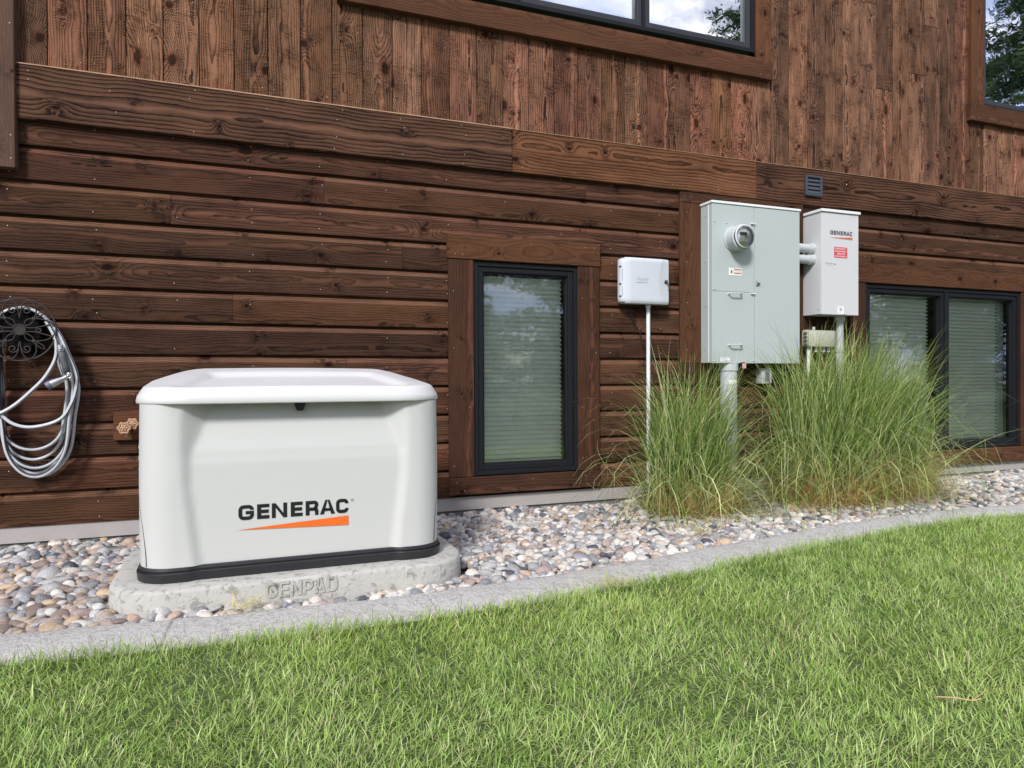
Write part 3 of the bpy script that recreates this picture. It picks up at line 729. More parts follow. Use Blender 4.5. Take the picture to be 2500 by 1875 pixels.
# logo on the recessed front
FY = -HY+.003+.020
ik, og = MB(), MB()
fx = lambda x, z, off: (x, FY-.0008-off, z)
brand(ik, og, -.057-GX0, .385-GX0, .315-GZ0, .376-GZ0, .262-GZ0, .303-GZ0, fx)
put_polys(ik, ribbon([(.402-GX0+.0045*math.cos(a*PI/6), .368-GZ0+.0045*math.sin(a*PI/6)) for a in range(12)], .0014, True), fx, .0005)
ik.build('logo_lettering', INK, gen, world=False); og.build('logo_wedge', ORANGE, gen, world=False)
lv = MB()
for i in range(9): lv.box(-HX-.0005, -HX+.008, -.17, .17, .16+i*.045, .178+i*.045, .003)
lv.build('side_louvres', GENW, gen, world=False)

# ---- concrete pad
def mat_pad():
    t = NT('pad_concrete'); p = t.pos(); f = t.noise(p, 7, 7, .7); g = t.noise(p, 70, 5, .75); h = t.noise(p, 26, 5, .7, .6)
    c = t.mix(f, (.36, .35, .315), (.56, .545, .505)); c = t.mix(t.m('MULTIPLY', t.mr(h, .53, .60), .75), c, (.24, .23, .205)); c = t.mix(t.m('MULTIPLY', t.mr(g, .55, .72), .5), c, (.62, .61, .58))
    t.P(Base_Color=c, Roughness=.9); t.bump(t.m('ADD', g, h), .7, .006); return t.mat
PADM = mat_pad()
pad = empty('generator_pad', (.185, -.975, -.045), 'grey concrete pad with raised lettering under the generator', 'concrete pad', rz=math.radians(.8))
PX, PY = .722, .462
def pr_(z, o): return [(x, y, z) for (x, y) in rrect(PX+o, PY+o, .23)]
pp_ = loft([pr_(z+.045, o) for z, o in [(-.04, .004), (.075, 0), (.083, -.004), (.088, -.012), (.090, -.022), (.0905, -.08)]]).build('pad_body', PADM, pad, world=False, auto=50)
gp = MB(); xx = .038-.185
for ch, w in zip('GENPAD', (.046, .040, .044, .040, .044, .044)):
    pl = glyph(ch, w, .062, .0115, .014); put_polys(gp, [[(xx+p[0], .066+p[1]) for p in q_] for q_ in pl], lambda x, z, off: (x, -PY-.001-off, z), .005); xx += w+.0045
gp.build('raised_lettering', PADM, pad, world=False)

# ================================================================ ELECTRICAL CABINETS
# -- meter cabinet
MX0, MX1, MZ0, MZ1, MY = 3.143, 3.952, .999, 2.170, -.162
mc = empty('meter_cabinet', (3.55, -.026, MZ0), 'large grey green electrical cabinet with round meter on the house wall', 'electrical cabinet')
b = MB(); b.box(MX0, MX1, MY+.012, -.027, MZ0+.004, MZ1, .002); b.build('cabinet_body', ASH, mc)
b = MB(); b.box(MX0+.000, 3.5225, MY, MY+.014, MZ0, 1.526, .002); b.build('lower_cover', ASH, mc)
b = MB(); b.box(MX0+.000, 3.5225, MY, MY+.014, 1.5275, MZ1-.002, .002); b.build('meter_cover', ASH, mc)
b = MB(); b.box(3.5265, MX1, MY-.001, MY+.014, MZ0, MZ1-.004, .003); dr = b.build('door', ASH, mc)
b = MB(); b.box(MX0-.008, MX1+.008, MY-.008, -.027, MZ1-.001, MZ1+.016, .002); b.build('cap', ASHL, mc)
b = MB(); b.box(MX0-.0025, MX0, MY+.040, MY+.046, MZ0+.006, MZ1); b.build('side_flange', ASHL, mc)
mt = MB(); c0 = (3.339, 0, 1.914); n = 40
prf = [(MY-.0005, .094), (MY-.004, .096), (MY-.010, .094), (MY-.012, .089), (MY-.078, .088), (MY-.084, .0915), (MY-.092, .0915), (MY-.096, .084)]
for i in range(len(prf)-1): mt.cyl((c0[0], prf[i][0], c0[2]), (c0[0], prf[i+1][0], c0[2]), prf[i][1], prf[i+1][1], n, caps=(i == len(prf)-2))
meter = mt.build('electric_meter', GALV, mc, auto=40)
fc = MB(); fc.cyl((c0[0], MY-0.0970, c0[2]), (c0[0], MY-0.1000, c0[2]), .070, .070, n); fc.build('meter_face', simple('meter_face_grey', (.62, .62, .64), .5, var=.1, scale=60), meter)
fc = MB(); fc.box(c0[0]-.032, c0[0]+.030, MY-0.1040, MY-0.1010, c0[2]+.010, c0[2]+.034); fc.build('display', simple('lcd', (.05, .055, .04), .3), meter)
fc = MB(); fc.box(c0[0]-.036, c0[0]+.040, MY-0.1028, MY-0.1008, c0[2]-.035, c0[2]+.008); fc.build('meter_label', STK, meter)
GRN = simple('lime_green', (.45, .62, .10), .5)
fc = MB(); fc.box(c0[0]+.008, c0[0]+.040, MY-.1042, MY-.1032, c0[2]-.012, c0[2]+.008); fc.build('green_sticker', GRN, meter)
fc = MB(); fc.box(c0[0]-.024, c0[0]+.012, MY-.1042, MY-.1032, c0[2]-.058, c0[2]-.036); fc.build('green_sticker', GRN, meter)
def clear():
    t = NT('clear_dome'); t.t.nodes.remove(t.b)
    tr = t.n('BsdfTransparent', {'Color': (.93, .95, .95)}); gl = t.n('BsdfGlossy', {'Roughness': .06}); fn = t.n('Fresnel', {'IOR': 1.45}); f = t.m('ADD', fn.outputs[0], .08)
    mx_ = t.n('MixShader', {0: f, 1: tr.outputs[0], 2: gl.outputs[0]}); t.set(t.out.inputs['Surface'], mx_.outputs[0]); return t.mat
dm = MB(); pr = [(MY-0.0940, .081), (MY-0.1180, .079), (MY-0.1300, .074), (MY-0.1350, .062), (MY-0.1370, .001)]
for i in range(len(pr)-1): dm.cyl((c0[0], pr[i][0], c0[2]), (c0[0], pr[i+1][0], c0[2]), pr[i][1], pr[i+1][1], n, caps=False)
dm.build('glass_dome', clear(), meter, auto=60)
rg = MB(); rg.tube([(c0[0]+.080*math.cos(a*2*PI/40), MY-0.1180, c0[2]+.080*math.sin(a*2*PI/40)) for a in range(40)], .0045, 8, closed=True); rg.build('clamp_ring', ASHL, meter, smooth=True)
for z in (1.511, 1.133):
    h = MB(); x0, x1 = 3.285, 3.395
    h.tube([(x0, MY, z), (x0+.004, MY-.028, z), (x0+.016, MY-.034, z), (x1-.016, MY-.034, z), (x1-.004, MY-.028, z), (x1, MY, z)], .0055, 8)
    h.box(x0-.010, x0+.010, MY-.003, MY+.001, z-.013, z+.013, .001); h.box(x1-.010, x1+.010, MY-.003, MY+.001, z-.013, z+.013, .001)
    h.build('handle', GALV, mc, auto=40)
for (x, z) in ((3.505, 2.039), (3.505, 1.518)):
    h = MB(); h.box(x-.018, x+.020, MY-.016, MY, z-.003, z+.002, .001); h.add([(x-.014, MY-.001, z-.003), (x+.016, MY-.001, z-.003), (x+.016, MY-.001, z-.018), (x+.016, MY-.015, z-.003), (x-.014, MY-.015, z-.003)], [(0, 1, 2), (1, 3, 2), (0, 2, 3, 4)])
    h.build('latch_tab', ASHL, mc)
h = MB(); h.add([(3.534, MY-.002, 1.622), (3.566, MY-.022, 1.598), (3.534, MY-.002, 1.572), (3.566, MY-.002, 1.598), (3.534, MY-.022, 1.600)], [(0, 1, 2), (0, 3, 1), (1, 3, 2), (0, 4, 1), (4, 2, 1)]); h.build('padlock_hasp', METAL, mc)
for (x, z) in ((3.160, 2.034), (3.160, 1.540), (3.160, 1.014), (3.510, 1.018), (3.27, 2.03)):
    h = MB(); h.sphere((x, MY-.002, z), .0065, 1, .6, 1); h.build('screw', METAL, mc, smooth=True)
for z in (2.082, 1.75, 1.42, 1.10):
    h = MB(); h.sphere((MX0-.001, -.085, z), .006, .5, 1, 1); h.build('side_screw', METAL, mc, smooth=True)
h = MB(); h.box(3.290, 3.404, MY-.0015, MY, 1.648, 1.702); stk = h.build('warning_label', STK, mc)
h = MB()
for (a, b_, z0, z1) in ((3.332, 3.400, 1.686, 1.698), (3.332, 3.400, 1.659, 1.671)): h.box(a, b_, MY-.0022, MY-.0016, z0, z1)
h.build('orange_band', simple('faded_orange', (.62, .38, .26), .5), stk)
h = MB(); put_text(h, 'WARNING', 3.344, 1.688, .052, .008, MY-.0028); put_text(h, 'DANGER', 3.348, 1.661, .046, .008, MY-.0028)
put_text(h, 'hazardous voltage', 3.334, 1.677, .062, .006, MY-.0028); h.sphere((3.314, MY-.002, 1.674), .009, .8, .15, 1.5); h.build('label_print', simple('brown_print', (.12, .06, .05), .5), stk)
h = MB(); h.box(3.212, 3.296, MY-.0015, MY, 1.010, 1.040); stk = h.build('rating_sticker', STK, mc)
h = MB(); put_text(h, 'UL LISTED', 3.222, 1.028, .04, .007, MY-.0022); put_text(h, 'No. 3R 120/240', 3.232, 1.014, .055, .007, MY-.0022); h.build('sticker_print', INK, stk)
h = MB(); h.box(3.408, 3.440, MY-.006, MY-.003, .962, .998); h.build('pink_seal_tag', PINK, mc)
h = MB(); h.cyl((3.39, MY-.004, 1.006), (3.43, MY-.004, 1.006), .004); h.build('seal_wire', METAL, mc)
# riser pipe into ground
h = MB(); h.cyl((3.335, -.10, -.04), (3.335, -.10, .965), .062, .062, 32); h.build('riser_pipe', PVC, mc, auto=40)
h = MB(); h.cyl((3.335, -.10, .945), (3.335, -.10, .998), .070, .070, 32); h.build('pipe_coupling', GALV, mc, auto=40)
h = MB(); vs = []
for i in range(7):
    a = math.radians(-128+i*10); vs += [(3.335+.0632*math.cos(a), -.10+.0632*math.sin(a), .845), (3.335+.0632*math.cos(a), -.10+.0632*math.sin(a), .878)]
h.add(vs, [(2*i, 2*i+2, 2*i+3, 2*i+1) for i in range(6)]); h.build('pipe_sticker', STK, mc)

# -- small grey junction under the cabinet
jb = empty('ground_bar_box', (3.69, -.03, .85), 'small grey connector box hanging under the large cabinet', 'connector box')
h = MB(); h.box(3.645, 3.740, -.100, -.027, .845, .965, .006); h.build('box_body', PVC, jb, auto=40)
h = MB(); h.box(3.675, 3.715, -.104, -.100, .865, .94, .002); h.build('slotted_cover', simple('dark_grey_cover', (.16, .16, .17), .6), jb)
h = MB(); h.cyl((3.635, -.06, .97), (3.62, -.06, 1.0), .008); h.build('ground_wire', METAL, jb)

# -- transfer switch
TX0, TX1, TZ0, TZ1, TY = 4.137, 4.512, 1.382, 2.180, -.197
ts = empty('transfer_switch', (4.32, -.003, TZ0), 'tall pale grey transfer switch box with red label right of the large cabinet', 'switch box')
h = MB(); h.box(TX0, TX1, TY+.010, -.003, TZ0+.003, TZ1, .002); h.build('switch_body', TSW, ts)
h = MB(); h.box(TX0+.001, TX1+.001, TY, TY+.012, TZ0, TZ1-.003, .0025); dr = h.build('door', TSW, ts)
h = MB(); h.box(TX0-.010, TX1+.012, TY-.012, -.003, TZ1-.001, TZ1+.020, .002); h.build('cap', TSC, ts)
ik, og = MB(), MB(); fx = lambda x, z, off: (x, TY-.0006-off, z)
brand(ik, og, 4.222, 4.448, 2.006, 2.038, 1.974, 1.996, fx); ik.build('logo_lettering', simple('dark_grey_print', (.04, .04, .045), .5), ts); og.build('logo_wedge', simple('faded_red_print', (.55, .16, .09), .5), ts)
h = MB(); h.box(4.262, 4.395, TY-.0012, TY, 1.828, 1.912); rl = h.build('red_label', RED, ts)
h = MB()
for i, (w_, ww) in enumerate((('EMERGENCY', .112), ('DISCONNECT', .118), ('SERVICE', .085), ('DISCONNECT', .118))):
    put_text(h, w_, 4.3285-ww/2, 1.893-i*.0195, ww, .0125, TY-.002, bold=.012)
h.build('label_lettering', STK, rl)
h = MB(); put_text(h, 'GENERATOR READY', 4.172, 1.776, .082, .008, TY-.001); put_text(h, 'serviced by', 4.19, 1.762, .055, .008, TY-.001); h.sphere((4.270, TY-.001, 1.776), .007, 1, .1, 1); h.build('small_print', simple('blue_grey_print', (.16, .18, .24), .5), ts)
h = MB(); h.box(4.295, 4.360, TY-.0012, TY, 1.390, 1.450); sk = h.build('bottom_sticker', STK, ts)
h = MB(); h.sphere((4.328, TY-.0012, 1.425), .014, 1, .03, 1, 3); h.build('seal_mark', simple('grey_print', (.45, .45, .46), .5), sk)
for (x, z) in ((4.366, 1.391),): 
    h = MB(); h.sphere((x, TY-.002, z), .006, 1, .6, 1); h.build('screw', METAL, ts, smooth=True)
h = MB(); h.sphere((TX0-.001, TY+.03, 1.42), .006, .5, 1, 1); h.build('screw', METAL, ts, smooth=True)
for z in (1.905, 1.818):
    h = MB(); h.cyl((3.953, -.10, z), (4.139, -.10, z), .0345, .0345, 24); pz = h.build('connecting_pipe', PVC, ts, auto=40)
    h = MB(); h.cyl((4.092, -.10, z), (4.136, -.10, z), .041, .041, 24); h.cyl((4.128, -.10, z), (4.1365, -.10, z), .044, .044, 8); h.build('lock_nut', GALV, pz, auto=40)
h = MB(); h.cyl((4.428, -.09, -.04), (4.428, -.09, 1.385), .029, .029, 20); pz = h.build('conduit', PVC, ts, auto=40)
h = MB(); h.cyl((4.428, -.09, 1.345), (4.428, -.09, 1.383), .038, .038, 20); h.build('conduit_coupling', PVC, pz, auto=40)
h = MB(); h.cyl((4.428, -.09, 1.095), (4.428, -.09, 1.15), .034, .034, 20); h.build('conduit_coupling', PVC, pz, auto=40)

# -- beige junction box
jx = empty('junction_box', (4.24, -.003, 1.13), 'small cream plastic junction box below the pale switch box', 'junction box')
CREAM = paint('aged_cream_plastic', (.50, .50, .41), .45, .1, .25)
h = MB(); h.box(4.105, 4.385, -.085, -.003, 1.135, 1.270, .014); h.build('box_body', CREAM, jx, auto=40)
h = MB(); h.box(4.110, 4.380, -.094, -.084, 1.138, 1.268, .010); h.build('cover', CREAM, jx, auto=40)
h = MB()
for z in (1.155, 1.185, 1.215, 1.245): h.box(4.096, 4.108, -.080, -.050, z-.008, z+.008, .002)
h.build('hinge_lugs', simple('dark_plastic', (.13, .13, .12), .6), jx)
h = MB(); h.cyl((4.20, -.05, 1.268), (4.20, -.05, 1.295), .012); h.build('top_lug', GALV, jx)
h = MB(); h.cyl((4.145, -.05, .55), (4.145, -.05, 1.137), .0135, .0135, 14); h.build('conduit', WHITEC, jx, auto=40)
for x in (4.22, 4.30, 4.35):
    h = MB(); h.cyl((x, -.05, 1.095), (x, -.05, 1.137), .016, .014, 12); h.build('cable_gland', PVC, jx, auto=40)

# -- irrigation controller
ic = empty('irrigation_controller', (2.65, -.003, 1.42), 'light grey plastic controller box with key on a white conduit', 'controller box')
h = MB(); h.box(2.470, 2.800, -.060, -.003, 1.425, 1.738, .012); h.build('back_box', CONT, ic, auto=40)
# lid: rounded shell with the left edge rolled back
xa, xb, za, zb = 2.425, 2.813, 1.420, 1.742
prof = [(xa+.002, -.045), (xa, -.062), (xa+.004, -.080), (xa+.014, -.094), (xa+.030, -.103), (xa+.048, -.108), (xa+.062, -.1135), (xa+.075, -.1145), (xb-.075, -.1165), (xb-.062, -.1145), (xb-.05, -.109), (xb-.01, -.106), (xb-.002, -.103), (xb, -.097), (xb, -.05)]
vs = []; fs = []; nz_ = 28; P = len(prof)
for i in range(nz_+1):
    t = i/nz_; z = za+(zb-za)*t
    bow = .030*(1-(2*t-1)**2)
    e_ = min(t, 1-t)*nz_/2.5; rr_ = 0 if e_ > 1 else (1-math.sqrt(max(0, 1-(1-e_)**2)))
    for j, (x, y) in enumerate(prof):
        xx = x
        if j in (8, 9, 10): xx = x-bow+.012
        if j <= 3: xx = x+rr_*.028
        vs.append((xx, y+rr_*.010, z))
for i in range(nz_):
    for j in range(P-1): fs.append((i*P+j, i*P+j+1, (i+1)*P+j+1, (i+1)*P+j))
fs += [list(range(P))[::-1], [nz_*P+j for j in range(P)]]
MB().add(vs, fs).build('cover', CONT, ic, auto=28)
h = MB()
for z in (1.678, 1.556, 1.470): h.box(2.424, 2.446, -.088, -.070, z-.004, z+.004)
h.tube([(2.4385, -.093, 1.66), (2.4385, -.093, 1.575)], .0015, 6); h.tube([(2.4385, -.093, 1.535), (2.4385, -.093, 1.47)], .0015, 6)
h.build('hinges', simple('dark_hinge_plastic', (.10, .10, .11), .6), ic)  # hinges and thin edge lines in dark grey plastic
h = MB(); put_text(h, 'Hunter', 2.540, 1.578, .100, .030, -.1168, shear=.3, bold=.0); h.box(2.538, 2.632, -.1172, -.115, 1.566, 1.5695); h.build('embossed_name', simple('embossed_grey', (.42, .44, .47), .45), ic)
h = MB(); h.cyl((2.782, -.106, 1.578), (2.782, -.114, 1.578), .012, .011, 16); h.box(2.772, 2.792, -.121, -.114, 1.575, 1.592, .001); lk = h.build('lock', simple('dark_steel', (.10, .10, .11), .4, .6), ic, auto=40)
h = MB(); h.cyl((2.797, -.116, 1.568), (2.797, -.119, 1.568), .009, .009, 14); h.box(2.7955, 2.7985, -.119, -.117, 1.520, 1.562); h.build('key', METAL, lk)
h = MB(); h.cyl((2.684, -.032, -.03), (2.684, -.032, 1.43), .0145, .0145, 16); h.build('conduit', WHITEC, ic, auto=40)
h = MB(); h.cyl((2.684, -.032, 1.40), (2.684, -.032, 1.426), .019, .019, 16); h.build('conduit_fitting', WHITEC, ic, auto=40)

# -- thin black cable
def cat(pts, n=8):
    P_ = [Vector(p) for p in pts]; o = []
    for i in range(len(P_)-1):
        a, b, c, d = P_[max(i-1, 0)], P_[i], P_[i+1], P_[min(i+2, len(P_)-1)]
        for k in range(n):
            t = k/n; o.append(.5*((2*b)+(-a+c)*t+(2*a-5*b+4*c-d)*t*t+(-a+3*b-3*c+d)*t**3))
    return o+[P_[-1]]
h = MB(); h.tube(cat([(2.54, -.04, 1.43), (2.546, -.016, 1.39), (2.571, -.012, 1.305), (2.631, -.012, 1.209), (2.660, -.012, 1.117), (2.727, -.012, 1.044), (2.803, -.012, .949), (2.869, -.012, .846), (2.93, -.012, .689), (3.0, -.02, .4), (3.02, -.05, -.02)]), .0042, 8)
tag(h.build('cable', simple('black_cable', (.015, .015, .016), .5), smooth=True), 'thin black cable trailing down the siding behind the white conduit', 'cable')

# -- louvred vent
vt = empty('wall_vent', (4.20, -.034, 2.34), 'small square grey louvred vent on the belt board', 'vent')
VG = paint('slate_grey_plastic', (.050, .056, .070), .5, .1, .2)
h = MB(); a, b_, c_, d_ = 4.118, 4.284, 2.338, 2.500
for (x0, x1, z0, z1) in ((a, a+.018, c_, d_), (b_-.018, b_, c_, d_), (a+.018, b_-.018, c_, c_+.018), (a+.018, b_-.018, d_-.018, d_)): h.box(x0, x1, -.060, -.035, z0, z1, .004)
h.build('vent_frame', VG, vt)
for i in range(4):
    z = 2.360+i*.031; h = MB(); h.add([(a+.018, -.055, z), (b_-.018, -.055, z), (b_-.018, -.047, z+.020), (a+.018, -.047, z+.020), (a+.018, -.040, z+.028), (b_-.018, -.040, z+.028), (a+.018, -.046, z-.003), (b_-.018, -.046, z-.003)], [(0, 1, 2, 3), (3, 2, 5, 4), (6, 7, 1, 0)]); h.build('louvre', VG, vt)
h = MB(); h.box(a+.016, b_-.016, -.039, -.0345, c_+.016, d_-.016); h.build('vent_back', DARK, vt)

# -- faucets on a block
fb = empty('wall_faucet', (-.63, -.003, .56), 'weathered double garden faucet on a square wooden block beside the generator', 'faucet')
h = Wood(); h.board(-.712, -.545, -.034, -.003, .560, .716, 'x', tone=.9, org=.25, ch=.003); h.build('mounting_block', [W_TRIM, NAIL], fb)
def star(mb, c, r, y, n=6):
    P_ = []
    for i in range(48):
        a = 2*PI*i/48; rr = r*(.88+.12*math.cos(n*a)); P_.append((c[0]+rr*math.cos(a), y, c[1]+rr*math.sin(a)))
    mb.tube(P_, .0052, 8, closed=True); mb.cyl((c[0], y+.012, c[1]), (c[0], y-.004, c[1]), .010, .008, 12)
    mb.cyl((c[0], y+.003, c[1]), (c[0], y-.001, c[1]), r*.80, r*.80, 20)
    for i in range(n): a = 2*PI*i/n; mb.cyl((c[0], y, c[1]), (c[0]+r*.8*math.cos(a), y, c[1]+r*.8*math.sin(a)), .0045, n=6)
h = MB(); star(h, (-.648, .632), .031, -.115); h.build('handle', BRASS, fb, smooth=True)
h = MB(); star(h, (-.612, .652), .029, -.085); h.build('handle', BRASS, fb, smooth=True)
h = MB(); h.cyl((-.645, -.034, .640), (-.647, -.110, .634), .011, .009, 12); h.cyl((-.612, -.034, .650), (-.612, -.085, .652), .010, .009, 12)
h.tube([(-.643, -.05, .64), (-.643, -.075, .625), (-.642, -.088, .600), (-.642, -.090, .585)], [.012, .013, .012, .014], 12); h.build('spout', simple('tarnished_brass', (.30, .22, .16), .45, .6, var=.4, scale=80), fb, auto=50)

# -- hose reel
hr = empty('hose_hanger', (-1.11, -.003, 1.15), 'round dark iron scrollwork hose hanger on the left siding', 'hose hanger')
cx, cz, YR = -1.113, 1.153, -.135
def ring(mb, r, y, tr=.0048, c=(cx, cz), n=48): mb.tube([(c[0]+r*math.cos(2*PI*k/n), y, c[1]+r*math.sin(2*PI*k/n)) for k in range(n)], tr, 8, closed=True)
h = MB(); ring(h, .160, YR); h.build('outer_ring', DKM, hr, smooth=True)
h = MB(); h.cyl((cx, YR+.006, cz), (cx, YR-.006, cz), .030, .027, 24); ring(h, .026, YR-.006, .003); h.build('hub', DKM, hr, auto=40)
h = MB(); h.cyl((cx, -.004, cz-.005), (cx, YR+.03, cz-.005), .086, .086, 32); h.box(cx-.05, cx+.05, -.012, -.003, cz-.12, cz+.12); h.build('hose_saddle', simple('black_iron', (.006, .005, .005), .8, spec=.1), hr, auto=40)
def spiral(mb, c, r0, turns, a0, sgn, tr=.0035, lead=None):
    P_ = []
    for i in range(29):
        t = i/28; r = r0*(.28+.72*(1-t)); a = a0+sgn*turns*2*PI*t; P_.append((c[0]+r*math.cos(a), YR-.004, c[1]+r*math.sin(a)))
    if lead: P_ = [(p[0], YR-.004, p[1]) for p in lead]+P_
    mb.tube(P_, tr, 6)
for s in (1, -1):
    for v in (1, -1):
        h = MB()
        # heart lobe above or below the hub, ending in a curl
        P_ = cat([(cx, YR-.004, cz+v*.060), (cx+s*.004, YR-.004, cz+v*.085), (cx+s*.010, YR-.004, cz+v*.118), (cx+s*.028, YR-.004, cz+v*.146), (cx+s*.052, YR-.004, cz+v*.147), (cx+s*.070, YR-.004, cz+v*.118), (cx+s*.072, YR-.004, cz+v*.085), (cx+s*.062, YR-.004, cz+v*.058)], 6)
        h.tube(P_, .0035, 6)
        spiral(h, (cx+s*.030, cz+v*.098), .022, 1.3, math.radians(180 if s > 0 else 0), -s*v)
        h.build('scroll', DKM, hr, smooth=True)
    h = MB()
    for v in (1, -1):
        h.tube(cat([(cx+s*.025, YR-.004, cz+v*.012), (cx+s*.060, YR-.004, cz+v*.010), (cx+s*.108, YR-.004, cz+v*.022), (cx+s*.150, YR-.004, cz+v*.035)], 6), .0032, 6)
        h.tube(cat([(cx+s*.062, YR-.004, cz+v*.058), (cx+s*.095, YR-.004, cz+v*.056), (cx+s*.130, YR-.004, cz+v*.045), (cx+s*.152, YR-.004, cz+v*.02)], 6), .0032, 6)
        h.tube(cat([(cx+s*.018, YR-.004, cz+v*.022), (cx+s*.030, YR-.004, cz+v*.050), (cx+s*.062, YR-.004, cz+v*.058), (cx+s*.050, YR-.004, cz+v*.032), (cx+s*.022, YR-.004, cz+v*.018)], 6), .0032, 6)
        h.tube(cat([(cx+s*.062, YR-.004, cz+v*.058), (cx+s*.085, YR-.004, cz+v*.088), (cx+s*.108, YR-.004, cz+v*.098), (cx+s*.100, YR-.004, cz+v*.078), (cx+s*.062, YR-.004, cz+v*.058)], 6), .0032, 6)
        h.box(cx+s*.055-.006*0, cx+s*.069, YR-.009, YR+.001, cz+v*.050, cz+v*.066, .001)
    spiral(h, (cx+s*.085, cz+.0), .016, 1.2, math.radians(90), s); h.build('side_scroll', DKM, hr, smooth=True)
# -- hose
hs_ = empty('garden_hose', (-1.10, -.07, 1.2), 'grey garden hose hung in long loops on the iron hanger', 'hose')
def mat_hose():
    t = NT('grey_hose_rubber'); p = t.pos(); f = t.noise(p, 25, 4, .6)
    t.P(Base_Color=t.mix(f, (.42, .435, .45), (.58, .60, .62)), Roughness=.38); return t.mat
HOSE = mat_hose(); HSTR = simple('hose_stripe', (.045, .048, .055), .5); hp = []
rnd = random.Random(3)
for k in range(6):
    y = -.030-.0155*k; so_ = rnd.uniform(-.014, .014); zb = (.385, .475, .405, .53, .435, .39, .505, .42, .465)[k]; wd_ = (.245, .19, .23, .20, .215, .235, .18, .225, .205, .24)[k] if k else .245
    zb2 = zb+rnd.uniform(-.02, .03); ht = .112+.006*k*.4; jx_ = rnd.uniform(-.012, .012)
    xr, xl = cx+wd_*.93+so_, cx-.100+jx_; xm, hw_ = (xr+xl)/2, (xr-xl)/2
    hp += [(cx-ht*.8, y, cz+.060), (cx, y, cz+.105+.002*k), (cx+ht*.75, y, cz+.075), (cx+ht+.03, y-.004, cz-.02), (cx+wd_*.85+jx_, y, .98), (cx+wd_+so_, y, .85)]
    hp += [(xm+hw_*math.cos(math.radians(a_))**1, y-.002, .70-(.70-zb)*math.sin(math.radians(a_))**.85) for a_ in (0.01, 30, 60, 90, 120, 150, 179.9)]
    hp += [(cx-.108-jx_, y, .85), (cx-.112, y, 1.02)]
hpts = cat(hp, 7)
h = MB(); h.tube(hpts, .0095, 10, stripe=(0, 1, 5, 6)); h.build('coiled_hose', [HOSE, HSTR], hs_, smooth=True)
h = MB(); h.tube(cat([(-1.0, -.125, 1.20), (-.965, -.13, 1.13), (-.953, -.13, 1.062), (-.962, -.13, .995), (-1.005, -.13, .910), (-1.061, -.13, .843), (-1.140, -.13, .765), (-1.217, -.13, .719), (-1.32, -.125, .70), (-1.40, -.12, .78)], 8), .0098, 10, stripe=(2, 7)); h.build('loose_strand', [HOSE, HSTR], hs_, smooth=True)
h = MB(); h.tube(cat([(-.985, -.12, 1.20), (-.940, -.122, 1.13), (-.905, -.122, 1.04), (-.868, -.122, .93), (-.866, -.122, .86), (-.890, -.122, .77), (-.945, -.122, .685), (-1.062, -.122, .649), (-1.150, -.122, .668), (-1.215, -.12, .73), (-1.30, -.118, .82)], 8), .0098, 10, stripe=(2, 7)); h.build('loose_strand', [HOSE, HSTR], hs_, smooth=True)
nzm = simple('nozzle_grip', (.085, .088, .095), .6); 
h = MB(); h.tube([(-.935, -.150, 1.075), (-.931, -.152, 1.052)], [.014, .014], 14); h.tube([(-.931, -.152, 1.050), (-.9305, -.152, 1.043)], [.018, .018], 14); n1 = h.build('spray_nozzle', METAL, hs_, auto=40)
h = MB(); h.tube([(-.930, -.152, 1.043), (-.922, -.153, 1.01), (-.910, -.153, .965), (-.900, -.152, .925)], [.016, .0175, .0165, .014], 14); h.build('nozzle_grip', nzm, n1, smooth=True)
h = MB(); h.tube([(-.896, -.15, .915), (-.918, -.152, .902), (-.935, -.155, .893), (-.955, -.158, .882), (-.978, -.162, .869)], [.012, .013, .017, .021, .023], 16); h.build('nozzle_head', METAL, n1, auto=40)
h = MB(); h.tube([(-.972, -.161, .872), (-.992, -.165, .860)], [.0245, .022], 12); h.build('nozzle_rim', simple('blue_grey_rubber', (.12, .13, .19), .5), n1, auto=40)
h = MB(); h.tube([(-.889+.012*math.cos(a*PI/10), -.172, .917+.012*math.sin(a*PI/10)) for a in range(20)], .0035, 6, closed=True); h.build('thumb_ring', METAL, n1, smooth=True)

# ================================================================ PEBBLES
def mat_vcol(name, rough=.8, var=.0, speck=False, trans=0.0, spec=.3):
    t = NT(name); at = t.n('Attribute', attribute_name='col').outputs['Color']; c = at
    if speck:
        p = t.pos(); f = t.noise(p, 120, 5, .7); g = t.noise(p, 45, 3, .6)
        c = t.mix(t.mr(f, .3, .75), t.mix(1.0, c, (.70, .69, .68), 'MULTIPLY'), t.mix(1.0, c, (1.18, 1.16, 1.14), 'MULTIPLY'))
        c = t.mix(t.m('MULTIPLY', t.mr(g, .55, .75), .35), c, t.mix(1.0, c, (.70, .62, .52), 'MULTIPLY'))
        t.bump(f, .25, .003)
    t.P(Base_Color=c, Roughness=rough); t.b.inputs['Specular IOR Level'].default_value = spec
    if trans:
        tr = t.n('BsdfTranslucent', {'Color': t.mix(1.0, c, (1.15, 1.2, .7), 'MULTIPLY')}); ms = t.n('MixShader', {0: trans, 1: t.b.outputs[0], 2: tr.outputs[0]}); t.set(t.out.inputs['Surface'], ms.outputs[0])
    return t.mat
def ico(sub):
    bm = bmesh.new(); bmesh.ops.create_icosphere(bm, subdivisions=sub, radius=1); bm.verts.index_update()
    v = np.array([x.co[:] for x in bm.verts]); f = np.array([[y.index for y in x.verts] for x in bm.faces]); bm.free(); return v, f
